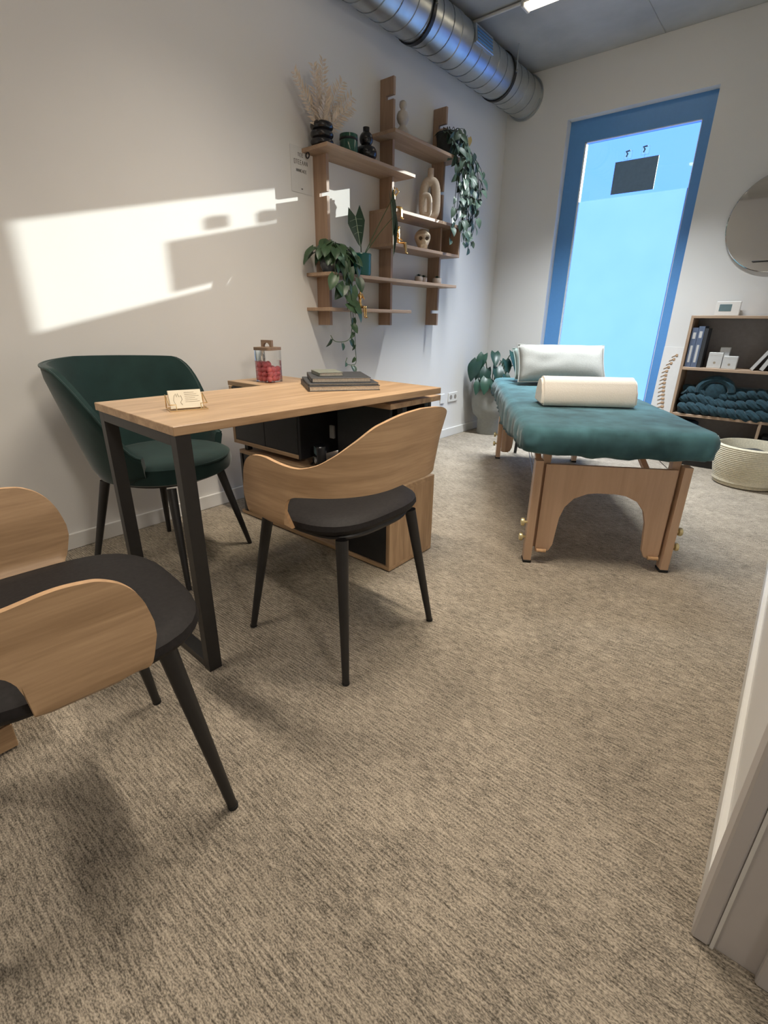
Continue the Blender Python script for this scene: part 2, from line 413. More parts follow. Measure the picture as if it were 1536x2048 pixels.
# window: deep reveal, metal frame with blue glare painted into its colour, clear strip on top and frosted film below
GY = YB + 0.085
bm = bmesh.new()
GX0, GX1, GZ0, GZ1 = 0.655, 1.452, 0.20, 2.31
FX0, FX1, FZ0, FZ1 = WX0 - 0.0, WX1 + 0.0, WZ0, WZ1
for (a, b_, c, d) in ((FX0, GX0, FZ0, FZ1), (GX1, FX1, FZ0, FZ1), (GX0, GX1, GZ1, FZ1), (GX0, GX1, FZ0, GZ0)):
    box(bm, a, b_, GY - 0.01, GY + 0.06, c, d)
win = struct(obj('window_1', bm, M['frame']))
bm = bmesh.new()
for (a, b_, c, d) in ((GX0, GX0 + 0.012, GZ0, GZ1), (GX1 - 0.006, GX1, GZ0, GZ1), (GX0, GX1, GZ1 - 0.006, GZ1)):
    box(bm, a, b_, GY - 0.006, GY + 0.014, c, d)
obj('glazing_bead', bm, M['bead'], win)
obj('clear_pane', bx(GX0, GX1, GY + 0.02, GY + 0.024, GZ0, GZ1), M['glass'], win)
bm = bmesh.new(); v = [bm.verts.new(p) for p in ((GX0, GY + 0.018, GZ0), (GX1, GY + 0.018, GZ0), (GX1, GY + 0.018, 1.912), (GX0, GY + 0.018, 1.912))]; bm.faces.new(v)
obj('frosted_film', bm, M['film'], win, smooth=0)
sg = thing('window_sign', 'dark blue square sign hung in the clear top strip of the window', 'sign', (1.058, GY + 0.008, 1.93))
obj('panel', bx(-0.152, 0.152, -0.003, 0.003, 0.0, 0.213, 0.001), M['navy'], sg)
for sx, zz in ((-0.068, 0.258), (0.050, 0.268)):
    c_ = obj('hook', tb([(sx + 0.012, 0, zz + 0.016), (sx - 0.016, -0.004, zz + 0.012), (sx - 0.002, -0.006, zz - 0.004), (sx - 0.01, -0.004, zz - 0.022)], 0.006, 6), M['navy'], sg)
    obj('adhesive_pad', bx(sx - 0.027, sx + 0.027, 0.003, 0.006, zz - 0.036, zz + 0.016), M['pad'], sg)
    obj('cord', tb([(sx, 0, zz - 0.02), (sx, 0, 0.21)], 0.0008, 4), M['steel'], sg)

# ------------------------------------------------------------------ lamps
def linear_lamp(y, x0, x1, label, energy, col, spread=104, conduit=True):
    t = thing('ceiling_lamp', label, 'ceiling lamp', (0, y, ZC), 0, 'linear ceiling lamps')
    obj('housing', bx(x0, x1, -0.045, 0.045, -0.035, 0.0, 0.004), M['trim'], t)
    obj('diffuser', bx(x0 + 0.01, x1 - 0.01, -0.036, 0.036, -0.052, -0.034, 0.006), M['warmlamp'], t)
    for xx in (x0, x1):
        obj('end_cap', bx(xx - 0.012, xx + 0.008, -0.046, 0.046, -0.054, 0.0, 0.004), M['trim'], t)
    if conduit: obj('conduit', tb([(0.0 + 0.01, 0, -0.012), (x0, 0, -0.012)], 0.010, 8), M['trim'], t)
    li = bpy.data.lights.new('lamp_light', 'AREA'); li.shape = 'RECTANGLE'; li.size = x1 - x0 - 0.05; li.size_y = 0.07; li.energy = energy; li.color = col; li.spread = math.radians(spread)
    lo = bpy.data.objects.new('lamp_light', li); COL.objects.link(lo); lo.parent = t; lo.location = ((x0 + x1) / 2, 0, -0.06)
    return t
linear_lamp(3.52, 0.56, 1.76, 'glowing linear ceiling lamp beside the round metal duct', 42, (0.90, 0.96, 1.0), 84)
linear_lamp(1.45, 0.75, 1.95, 'glowing linear ceiling lamp above the desk', 26, (1.0, 0.89, 0.74))
linear_lamp(-0.75, 0.15, 1.15, 'added unseen linear fill lamp on the ceiling at the near end of the room', 16, (1.0, 0.90, 0.77))  # added out of view to brighten the rear of the room and left wall
t = thing('hallway_fill_lamp', 'added unseen round fill lamp on the hallway wall opposite the door', 'wall lamp', (3.399, 0.18, 1.75), PI / 2)  # invented fill light, shining through the door onto the left wall and chairs
RW = Matrix.Rotation(PI / 2, 4, 'X')
obj('base', lat([(0.16, 0.0), (0.165, 0.002), (0.165, 0.03)], 32, RW), M['trim'], t)
obj('diffuser', lat([(0.155, 0.03), (0.13, 0.055), (0.05, 0.062)], 32, RW), M['warmlamp'], t)
t.rotation_euler = (0, 0, -PI / 2)
li = bpy.data.lights.new('lamp_light', 'AREA'); li.shape = 'DISK'; li.size = 0.3; li.energy = 16; li.color = (1.0, 0.93, 0.84)
lo = bpy.data.objects.new('lamp_light', li); COL.objects.link(lo); lo.location = (3.32, 0.18, 1.75); lo.rotation_euler = Vector((-1, 0, 0)).to_track_quat('-Z', 'Y').to_euler()

# ------------------------------------------------------------------ spiral duct
DX, DZ, DR = 0.150, 2.668, 0.138
dt = thing('ventilation_duct', 'round galvanised spiral ventilation duct running under the ceiling along the left wall', 'duct', (DX, 0, DZ))
RY = Matrix.Rotation(-PI / 2, 4, 'X')
obj('pipe', lat([(DR, YF + 0.01), (DR, YB - 0.002)], 48, RY, cap=False), M['zinc'], dt)
hel = []; pitch = 0.115; n_ = int((YB - 0.35) / pitch) * 28
for i in range(n_):
    a = 2 * PI * i / 28; hel.append((math.cos(a) * (DR + 0.0005), 0.4 + pitch * i / 28, math.sin(a) * (DR + 0.0005)))
obj('spiral_seam', tb(hel, 0.0034, 4), M['zincd'], dt)
for yy in (1.9, 2.95, 3.97):
    c_ = obj('clamp', lat([(DR + 0.001, yy - 0.014), (DR + 0.009, yy - 0.014), (DR + 0.009, yy + 0.014), (DR + 0.001, yy + 0.014)], 40, RY, cap=False), M['black'], dt)
    bm = tb([(DR + 0.012, yy, 0.0), (DR + 0.012, yy, ZC - DZ - 0.001)], 0.005, 8); tube(bm, [(DR - 0.004, yy, 0.0), (DR + 0.026, yy, 0.0)], 0.008, 8)
    obj('hanger_rod', bm, M['zinc'], c_)
for yy in (2.36, 3.28):
    obj('joint_ring', lat([(DR, yy - 0.03), (DR + 0.004, yy - 0.026), (DR + 0.004, yy + 0.026), (DR, yy + 0.03)], 40, RY, cap=False), M['zinc'], dt)
Mv = Matrix.Rotation(math.radians(-8), 4, 'Y')
vg = obj('vent_frame', bx(DR - 0.02, DR + 0.012, 3.395, 3.625, -0.045, 0.055, 0.003, Mv), M['zinc'], dt)
obj('vent_damper', bx(DR + 0.0115, DR + 0.014, 3.412, 3.608, -0.032, 0.042, 0, Mv), M['frame'], vg)
for k in range(4):
    z_ = -0.022 + k * 0.018
    obj('vent_blade', bx(DR + 0.013, DR + 0.018, 3.414, 3.606, z_, z_ + 0.004, 0, Mv), M['zincd'], vg)
obj('end_collar', lat([(DR, YB - 0.02), (DR + 0.012, YB - 0.02), (DR + 0.012, YB - 0.002), (DR, YB - 0.002)], 40, RY, cap=False), M['zinc'], dt)

# ------------------------------------------------------------------ wall shelf of slotted uprights and planks
UT, UD = 0.020, 0.105
PD, PT = 0.200, 0.019
sh = thing('wall_shelf', 'oak wall shelf of three slotted uprights with staggered planks and a box', 'shelf', (0, 2.8, 0.966))
def loc(o, off=(0, -2.8, -0.966)):
    return o
def upright(y, z1, planks, notches):
    """side profile with half-lap slots from the front edge"""
    pts = [(0.001, 0.966), (UD, 0.966)]
    cuts = sorted([(z - 0.011, z + 0.011, 0.042) for z in notches])
    for (a, b_, d) in cuts:
        pts += [(UD, a), (d + 0.004, a), (d + 0.004, b_), (UD, b_)]
    pts += [(UD, z1), (0.001, z1)]
    bm = bmesh.new()
    A = [bm.verts.new((p[0], y - 2.8, p[1] - 0.966)) for p in pts]; B = [bm.verts.new((p[0], y + UT - 2.8, p[1] - 0.966)) for p in pts]
    bm.faces.new(A[::-1]); bm.faces.new(B)
    for i in range(len(pts)): bm.faces.new((A[i], A[(i + 1) % len(pts)], B[(i + 1) % len(pts)], B[i]))
    bmesh.ops.recalc_face_normals(bm, faces=bm.faces[:])
    return obj('upright', bm, M['shelfz'], sh, smooth=0)
ZP1, ZP2, ZP3, ZP4, ZBX1, ZBX0 = 1.862, 2.056, 1.252, 1.064, 1.650, 1.440
upright(2.237, ZP1 - PT, [], [1.655])
upright(2.816, 2.349, [], [2.250])
upright(3.39, 2.352, [], [2.244, 1.85, 1.062])
def plank(y0, y1, zt, name='plank'):
    return obj(name, bx(0.001, PD, y0 - 2.8, y1 - 2.8, zt - PT - 0.966, zt - 0.966, 0.0015), M['shelfy'], sh, smooth=0)
plank(2.155, 2.935, ZP1); plank(2.722, 3.49, ZP2); plank(2.155, 3.50, ZP3); plank(2.145, 2.935, ZP4)
plank(2.715, 3.515, ZBX1, 'box_top'); plank(2.715, 3.515, ZBX0 + PT, 'box_bottom')
for y_ in (2.715, 3.496):
    obj('box_side', bx(0.001, PD, y_ - 2.8, y_ + PT - 2.8, ZBX0 + PT - 0.966, ZBX1 - PT - 0.966, 0.001), M['shelfz'], sh, smooth=0)

# ------------------------------------------------------------------ foliage helpers
def leaf_mesh(name, w=0.5, kind='heart', fold=0.25, droop=0.25, rows=7):
    """unit leaf lying along +Y from the petiole, normal +Z"""
    bm = bmesh.new(); grid = []
    for i in range(rows + 1):
        t = i / rows
        if kind == 'heart': hw = w * (math.sin(PI * min(1, (t * 0.86 + 0.14))) ** 0.75) * (1.12 - 0.45 * t); back = -0.16 * max(0, 1 - t * 4)
        elif kind == 'arrow': hw = w * (1 - t) ** 0.75 * (0.55 + 0.45 * min(1, t * 5)) + 0.002; back = -0.34 * max(0, 1 - t * 5)
        else: hw = w * math.sin(PI * (t * 0.96 + 0.03)) ** 0.8; back = 0
        z = -droop * t * t
        row = []
        for k in (-1, -0.5, 0, 0.5, 1):
            row.append(bm.verts.new((hw * k, t + back * abs(k), z + fold * abs(k) * hw)))
        grid.append(row)
    for a, b_ in zip(grid, grid[1:]):
        for k in range(4): bm.faces.new((a[k], a[k + 1], b_[k + 1], b_[k]))
    bmesh.ops.recalc_face_normals(bm, faces=bm.faces[:])
    return mesh_from_bm(bm, name, 180)
LEAF = {'A': leaf_mesh('pothos_leaf', 0.40), 'B': leaf_mesh('heart_leaf', 0.42, droop=0.3), 'D': leaf_mesh('broad_leaf', 0.36, 'heart', 0.28, 0.4), 'S': leaf_mesh('succulent_leaf', 0.36, 'oval', 0.2, 0.35), 'C': leaf_mesh('arrow_leaf', 0.30, 'arrow', 0.25, 0.12, 10)}
M['leafS'] = M['leafD']
for k in LEAF: LEAF[k].materials.append(M['leaf' + k])
LEAF['Y'] = LEAF['A'].copy(); LEAF['Y'].materials[0] = M['leafY']

def frame_mat(p, d, up, s, sx=1.0):
    d = Vector(d).normalized(); up = Vector(up)
    x = d.cross(up)
    if x.length < 1e-4: x = d.orthogonal()
    x.normalize(); z = x.cross(d).normalized()
    return Matrix(((x.x * s * sx, d.x * s, z.x * s, p[0]), (x.y * s * sx, d.y * s, z.y * s, p[1]), (x.z * s * sx, d.z * s, z.z * s, p[2]), (0, 0, 0, 1)))

def leaf(parent, key, p, d, up, s, sx=1.0):
    o = obj('leaf', LEAF[key], None, parent)
    o.matrix_local = frame_mat(p, d, up, s, sx); return o

def catmull(pts, k=6):
    pts = [Vector(p) for p in pts]; out = []
    P = [pts[0]] + pts + [pts[-1]]
    for i in range(1, len(P) - 2):
        for j in range(k):
            t = j / k; a, b_, c, d = P[i - 1], P[i], P[i + 1], P[i + 2]
            out.append(0.5 * ((2 * b_) + (c - a) * t + (2 * a - 5 * b_ + 4 * c - d) * t * t + (3 * b_ - a - 3 * c + d) * t ** 3))
    out.append(pts[-1]); return out

def vine(parent, pts, key, every, size, rnd, stem='stemd', start=0.0, rad=0.0022, out=(1, 0, 0)):
    path = catmull(pts, 8)
    obj('stem', tb(path, rad, 5), M[stem], parent)
    L = 0; nxt = start
    for a, b_ in zip(path, path[1:]):
        L += (b_ - a).length
        if L >= nxt:
            nxt = L + every * rnd.uniform(0.8, 1.25)
            t = (b_ - a).normalized()
            side = Vector((rnd.uniform(-0.3, 1.0), rnd.uniform(-1, 1), rnd.uniform(-0.5, 0.3)))
            d = (side + Vector((0, 0, -0.9))).normalized()
            up = Vector(out) * rnd.uniform(0.6, 1.2) + Vector((0, rnd.uniform(-0.7, 0.5), rnd.uniform(-0.1, 0.7)))
            leaf(parent, key, b_ + d * 0.012, d, up, size * rnd.uniform(0.7, 1.15), rnd.uniform(0.8, 1.1))

def pot_obj(parent, prof, mat, soil_r, soil_z, n=32):
    obj('pot', lat(prof, n), M[mat], parent)
    obj('soil', lat([(soil_r, soil_z - 0.01), (soil_r, soil_z)], 24), M['soil'], parent)

# ---- top left plank: vase with dried palms, green jar, gourd vase
vz = ZP1 + 0.0008
t = thing('ribbed_vase', 'glossy black ringed vase holding dried palm leaves on top left plank', 'vase', (0.105, 2.212, vz))
prof = [(0.045, 0)]
for k in range(3):
    z0 = k * 0.036
    for a in range(0, 9): prof.append((0.048 + 0.014 * math.sin(PI * a / 8) ** 0.6, z0 + 0.036 * a / 8))
prof += [(0.04, 0.108), (0.036, 0.100), (0.036, 0.02)]
obj('body', lat(prof, 32), M['ceramblk'], t)
rnd = random.Random(3)
pf = thing('dried_palm_bunch', 'bunch of dried cream palm fronds standing in ringed black vase', 'dried flowers', (0.105, 2.212, vz + 0.03))
for k, (dy, dx, h) in enumerate(((-0.20, 0.03, 0.22), (-0.10, 0.06, 0.27), (0.00, 0.02, 0.33), (0.11, 0.05, 0.27), (0.21, 0.02, 0.24), (0.13, 0.09, 0.16), (-0.05, 0.10, 0.18))):
    fr = []
    for i in range(9):
        s = i / 8; fr.append(Vector((dx * s ** 1.4, dy * s ** 1.25, h * s)))
    st = obj('frond_stem', tb(fr, [0.0028 * (1 - 0.7 * i / 8) for i in range(9)], 5), M['palm'], pf)
    bm = bmesh.new()
    tot = 15
    for i in range(tot):
        s = 0.28 + 0.72 * i / (tot - 1); q = s * 8; i0 = min(7, int(q)); p = fr[i0].lerp(fr[i0 + 1], q - i0); tt = (fr[i0 + 1] - fr[i0]).normalized()
        for sd in (-1, 1):
            sidev = tt.cross(Vector((1, 0, 0.15))).normalized() * sd
            d = (sidev * 0.9 + tt * 0.62 + Vector((rnd.uniform(-.25, .25), 0, 0))).normalized(); L = 0.070 * (1 - 0.85 * abs(s - 0.50)) * rnd.uniform(0.8, 1.1)
            wv_ = d.cross(Vector((1, 0, 0))).normalized() * 0.0062
            a = bm.verts.new(p); b1 = bm.verts.new(p + d * L * 0.4 + wv_ + Vector((0.003, 0, 0))); b2 = bm.verts.new(p + d * L * 0.4 - wv_); c = bm.verts.new(p + d * L)
            bm.faces.new((a, b1, c)); bm.faces.new((a, c, b2))
    obj('frond_leaflets', bm, M['palm'], st, smooth=0)
t = thing('lidded_jar', 'green glass candle jar with dark band on top left plank', 'jar', (0.10, 2.425, vz))
obj('body', lat([(0.046, 0), (0.052, 0.006), (0.052, 0.07), (0.048, 0.078), (0.048, 0.084)], 32), M['bottlegreen'], t)
obj('band', lat([(0.0505, 0.076), (0.0525, 0.078), (0.0525, 0.086), (0.0505, 0.088)], 32), M['black'], t)
obj('lid', lat([(0.050, 0.086), (0.052, 0.089), (0.051, 0.104), (0.044, 0.107)], 32), M['bottlegreen'], t)
t = thing('gourd_vase', 'matt black double-bulb vase with narrow neck on top left plank', 'vase', (0.10, 2.575, vz))
prof = [(0.035, 0)] + [(0.062 * math.sin(a) + 0.001, 0.048 - 0.05 * math.cos(a)) for a in [0.6 + 0.2 * i for i in range(9)]] + [(0.040 * math.sin(a), 0.118 - 0.040 * math.cos(a)) for a in [0.75 + 0.2 * i for i in range(10)]] + [(0.019, 0.155), (0.019, 0.176), (0.015, 0.176), (0.013, 0.15)]
obj('body', lat(prof, 32), M['ceramblk'], t)

# ---- top right plank: bust-shaped vase, hanging plant
vz = ZP2 + 0.0008
bm = lat([(0.036, 0), (0.042, 0.004), (0.044, 0.022), (0.036, 0.05), (0.022, 0.062), (0.020, 0.07), (0.032, 0.082), (0.040, 0.10), (0.039, 0.118), (0.030, 0.136), (0.018, 0.142), (0.016, 0.152), (0.024, 0.160), (0.026, 0.172), (0.022, 0.186), (0.010, 0.194)], 28)
for v in bm.verts:
    v.co.x *= 0.85
    if 0.08 < v.co.z < 0.14: v.co.y *= 1.1
tag(obj('bust_vase', bm, M['ceramwht']), 'pale stone vase shaped like stacked rounded figure on top right plank', 'vase').location = (0.11, 2.905, vz)

t = thing('hanging_vine', 'trailing vine with heart leaves spilling from dark pot at the shelf end', 'plant', (0.11, 3.415, vz))
pot_obj(t, [(0.06, 0), (0.066, 0.003), (0.078, 0.125), (0.082, 0.13), (0.082, 0.145), (0.074, 0.145), (0.070, 0.10)], 'darkpot', 0.071, 0.12)
rnd = random.Random(11)
for k in range(15):
    a = rnd.uniform(-1.7, 1.9); c, s_ = math.cos(a), math.sin(a)
    yy = 0.085 * s_; xx = 0.085 * c
    ln = rnd.uniform(0.18, 0.50) if k < 11 else rnd.uniform(0.48, 0.62)
    ex = (0.10 + rnd.uniform(-0.01, 0.05)); ey = yy * 1.2 + 0.02 + rnd.uniform(0.0, 0.13)
    pts = [(xx * 0.4, yy * 0.4, 0.13), (xx, yy, 0.16), (max(xx * 1.25, 0.07), yy * 1.25 + 0.02, 0.10), (ex, ey, -0.05), (ex + 0.01, ey + rnd.uniform(-0.03, 0.05), -ln * 0.6), (ex, ey + rnd.uniform(-0.05, 0.07), -ln)]
    vine(t, pts, 'B', 0.052, 0.062, rnd, 'stemd', 0.04)
vine(t, [(0.0, 0.03, 0.13), (0.02, 0.10, 0.19), (0.03, 0.15, 0.20), (0.04, 0.18, 0.15), (0.05, 0.17, 0.17)], 'B', 0.09, 0.04, rnd, 'stemd', 0.05, 0.0015)
leaf(t, 'Y', (0.05, 0.20, 0.16), (0.1, 0.3, -1), (1, -0.4, 0.1), 0.05)
for k in range(10):
    a = rnd.uniform(0, 2 * PI); p = Vector((0.05 * math.cos(a), 0.05 * math.sin(a), 0.15)); leaf(t, 'B', p, (math.cos(a), math.sin(a), -0.25), (0, 0, 1), 0.06)

# ---- statuettes
def figure(kind):
    s = 1.0
    V = [(0, 0, 0.012), (0, 0, 0.045), (0.0, 0.002, 0.078), (0, 0.003, 0.092), (0.002, 0.004, 0.110)]
    R = [0.0125, 0.010, 0.0125, 0.005, 0.0095]
    E_ = [(0, 1), (1, 2), (2, 3), (3, 4)]
    def add(p, r, frm):
        V.append(p); R.append(r); E_.append((frm, len(V) - 1)); return len(V) - 1
    for sd in (-1, 1):
        h = add((0.008, sd * 0.008, 0.009), 0.0085, 0); k = add((0.055, sd * 0.007, 0.010), 0.0068, h)
        an = add((0.060, sd * 0.006, -0.048), 0.0045, k); add((0.072, sd * 0.007, -0.055), 0.0035, an)
        sh_ = add((0.0, sd * 0.016, 0.076), 0.0058, 2)
        if kind == 'up':
            e = add((0.022, sd * 0.026, 0.100), 0.0042, sh_); add((0.010, sd * 0.012, 0.122), 0.0036, e)
        elif kind == 'chin':
            e = add((0.026, sd * 0.014, 0.052), 0.0042, sh_); add((0.014, sd * 0.006, 0.088), 0.0036, e)
        else:
            e = add((-0.006, sd * 0.028, 0.050), 0.0042, sh_); add((0.022, sd * 0.012, 0.026), 0.0036, e)
    return skinned('gold_figurine', V, E_, R, 2)
for (kind, y, z, rz, lab) in (('up', 2.780, ZBX1, 0.15, 'gold seated figurine perched on the box top, arms raised to head'), ('lap', 2.835, ZBX0 + PT, 0.2, 'gold seated figurine inside the box beside the skull, legs over the edge'), ('chin', 2.462, ZP4, -0.25, 'gold seated figurine on the lowest plank, leaning head on hands')):
    me = figure(kind); me.materials.append(M['gold'])
    o = tag(obj('gold_figurine', me, None), lab, 'figurine', 'gold seated figurines on the wall shelf'); o.location = (PD - 0.052, y, z); o.rotation_euler = (0, 0, rz)

# ---- donut vase on the box
def loop_vase(name, w_, h, neck, lab, locn, mat='sand'):
    """flat vase shaped like a tall loop with an open slot"""
    pts = []; n = 44; r = w_ * 0.20; hw = w_ / 2 - r
    for i in range(n):
        a = 2 * PI * i / n; c, s_ = math.cos(a), math.sin(a)
        pts.append((0, math.copysign(abs(c) ** 0.55, c) * hw * (1.0 - 0.10 * s_), h / 2 + math.copysign(abs(s_) ** 0.75, s_) * (h / 2 - r * 1.02)))
    bm = tb(pts, r, 14, closed=True)
    for v in bm.verts:
        v.co.x *= 0.85
        if v.co.z < 0.004: v.co.z = 0.0
    if neck: lathe(bm, [(r * 0.95, h - r * 0.8), (r * 0.72, h - r * 0.1), (r * 0.66, h + neck), (r * 0.5, h + neck), (r * 0.45, h)], 20, Matrix.Scale(0.9, 4, (1, 0, 0)))
    o = tag(obj(name, bm, M[mat], smooth=60), lab, 'vase'); o.location = locn; o.rotation_euler = (0, 0, -0.9)
    return o
loop_vase('loop_vase', 0.150, 0.270, 0.045, 'tall sand-coloured loop vase with open slot standing on the box', (0.105, 3.235, ZBX1 + 0.001))
loop_vase('loop_vase', 0.085, 0.150, 0.0, 'small sand-coloured loop vase standing in front of the tall one', (0.160, 3.115, ZBX1 + 0.001))

# ---- skull
sk = thing('skull_ornament', 'bone-coloured skull ornament inside the box shelf', 'ornament', (0.105, 3.165, ZBX0 + PT + 0.001), -0.75)
bm = bmesh.new(); bmesh.ops.create_uvsphere(bm, u_segments=32, v_segments=24, radius=1)
for v in bm.verts:
    x, y, z = v.co
    X, Y, Z = x * 0.068, y * 0.056, z * 0.056 + 0.080
    if z < 0.05:
        k = smoothstep(0.05, -0.9, z); Y *= 1 - 0.34 * k; X = X * (1 - 0.25 * k) + 0.018 * k; Z = Z - 0.028 * k
    for sd in (-1, 1):
        d = math.hypot((y * 0.056 - sd * 0.022) / 0.016, (Z - 0.072) / 0.015)
        if x > 0.2 and d < 1.25: X -= 0.022 * smoothstep(1.25, 0.5, d)
    d = math.hypot(y * 0.056 / 0.009, (Z - 0.047) / 0.013)
    if x > 0.3 and d < 1.2: X -= 0.014 * smoothstep(1.2, 0.4, d)
    if x > 0.2: X += 0.006 * math.exp(-(((Z - 0.093) / 0.006) ** 2))
    v.co = (X, Y, Z)
obj('cranium', bm, M['bone'], sk, smooth=180)
bm = bmesh.new(); box(bm, 0.018, 0.062, -0.026, 0.026, 0.0, 0.022); bmesh.ops.bevel(bm, geom=bm.edges[:], offset=0.009, segments=3, affect='EDGES')
obj('jaw', bm, M['bone'], sk)
for k in range(8):
    a = -0.021 + k * 0.006
    obj('tooth', bx(0.060, 0.066, a - 0.0024, a + 0.0024, 0.014, 0.031, 0.0012), M['bone'], sk)
for sd in (-1, 1):
    obj('eye_socket', lat([(0.004, 0), (0.012, 0.003), (0.012, 0.006)], 16, Matrix.Translation((0.046, sd * 0.022, 0.072)) @ Matrix.Rotation(PI / 2, 4, 'Y')), M['bonedk'], sk)

# ---- third plank: trailing pothos, alocasia, three succulents
vz = ZP3 + 0.0008
t = thing('trailing_pothos', 'trailing pothos in glossy grey bowl on the lower left plank', 'plant', (0.115, 2.265, vz))
pot_obj(t, [(0.045, 0), (0.062, 0.004), (0.078, 0.04), (0.080, 0.075), (0.073, 0.092), (0.066, 0.092), (0.066, 0.06)], 'greypot', 0.066, 0.082)
rnd = random.Random(21)
for k in range(46):
    a = rnd.uniform(0, 2 * PI); rr = rnd.uniform(0.02, 0.115); c, s_ = math.cos(a), math.sin(a)
    if 0.115 + rr * c < 0.03: continue
    p = Vector((rr * c, rr * s_ * 1.15, 0.10 + rnd.uniform(0, 0.09) * (1 - rr / 0.15)))
    obj('stem', tb([(0.02 * c, 0.02 * s_, 0.08), (0.6 * rr * c, 0.6 * rr * s_, p.z + 0.012), p], 0.0018, 4), M['stem'], t)
    leaf(t, 'A', p, (c, s_, rnd.uniform(-1.4, -0.2)), (c * 0.4 + 0.3, s_ * 0.4, 1), rnd.uniform(0.065, 0.10))
for (pts, ev, sz) in (
    ([(0.04, -0.04, 0.09), (0.09, -0.08, 0.10), (0.115, -0.10, 0.0), (0.12, -0.105, -0.09)], 0.05, 0.085),
    ([(0.04, -0.02, 0.09), (0.10, -0.03, 0.10), (0.125, -0.04, 0.0), (0.13, -0.03, -0.10), (0.13, -0.02, -0.20)], 0.045, 0.09),
    ([(0.04, 0.01, 0.09), (0.10, 0.02, 0.09), (0.125, 0.02, 0.0), (0.13, 0.025, -0.10), (0.13, 0.03, -0.20)], 0.045, 0.09),
    ([(0.04, 0.03, 0.09), (0.09, 0.06, 0.09), (0.12, 0.08, 0.01), (0.12, 0.085, -0.06)], 0.05, 0.075),
    ([(0.05, 0.0, 0.09), (0.10, 0.0, 0.08), (0.13, 0.0, -0.05), (0.13, 0.005, -0.20), (0.125, 0.02, -0.31), (0.12, -0.01, -0.37), (0.115, -0.11, -0.375), (0.115, -0.15, -0.34)], 0.075, 0.052),
    ([(0.05, 0.0, 0.09), (0.105, 0.005, 0.08), (0.135, 0.01, -0.05), (0.135, 0.02, -0.22), (0.13, 0.04, -0.33), (0.125, 0.05, -0.42), (0.12, 0.06, -0.50), (0.12, 0.03, -0.515), (0.12, -0.03, -0.505), (0.12, -0.02, -0.47)], 0.07, 0.050)):
    vine(t, pts, 'A', ev, sz, rnd, 'stem', 0.06)

t = thing('alocasia_plant', 'alocasia with long arrow-shaped leaves in green pot beside trailing pothos', 'plant', (0.130, 2.495, vz))
pot_obj(t, [(0.050, 0), (0.056, 0.004), (0.060, 0.02), (0.061, 0.112), (0.063, 0.118), (0.061, 0.124), (0.056, 0.122), (0.055, 0.09)], 'greenpot', 0.055, 0.105)
def arrow_leaf(base, tip_petiole, d, up, s, sx):
    path = catmull([base, Vector(base).lerp(Vector(tip_petiole), 0.5) + Vector((0.012, 0.0, 0.02)), tip_petiole], 6)
    obj('petiole', tb(path, [0.0034 - 0.0018 * i / (len(path) - 1) for i in range(len(path))], 6), M['stem'], t)
    l = leaf(t, 'C', tip_petiole, d, up, s, sx)
    vb = tb([(0, 0.0, 0.006), (0, 0.5, -0.024), (0, 0.98, -0.11)], 0.010, 4)
    for k in range(3):
        for sd in (-1, 1):
            y0 = 0.08 + k * 0.22; tube(vb, [(0, y0, 0.0), (sd * 0.20 * (1 - y0 * 0.8), y0 + 0.06, 0.055 * (1 - y0) + 0.006)], 0.004, 4)
    obj('vein', vb, M['vein'], l)
arrow_leaf((0, 0, 0.10), (0.005, -0.055, 0.315), (0.20, 0.03, -1), (0.75, -1.0, 0.25), 0.16, 1.25)
arrow_leaf((0, 0.005, 0.10), (0.085, 0.195, 0.335), (0.16, 0.03, -1), (0.5, 1.0, 0.1), 0.22, 0.7)
arrow_leaf((0.005, 0.005, 0.10), (0.080, 0.185, 0.425), (0.12, 0.10, -1), (0.3, 1.0, 0.25), 0.20, 0.6)

sp = [(3.130, 0.030, 0.11), (3.218, 0.027, 0.09), (3.335, 0.034, 0.13)]
names = ['leftmost', 'middle', 'rightmost']
for k, (y, r_, x_) in enumerate(sp):
    t = thing('succulent', 'small succulent in pale round pot, %s of three by the right upright' % names[k], 'plant', (x_, y, vz), 0, 'small potted succulents')
    pot_obj(t, [(r_ * 0.7, 0), (r_ * 0.9, 0.006), (r_, 0.022), (r_ * 0.93, 0.040), (r_ * 0.8, 0.040)], 'smallpot', r_ * 0.8, 0.038)
    for i in range(12):
        a = i * 2.4; el = 0.25 + 0.09 * i
        leaf(t, 'S', (0, 0, 0.040), (math.cos(a) * math.cos(el), math.sin(a) * math.cos(el), math.sin(el)), (0, 0, 1), 0.032 - 0.0012 * i, 0.9)

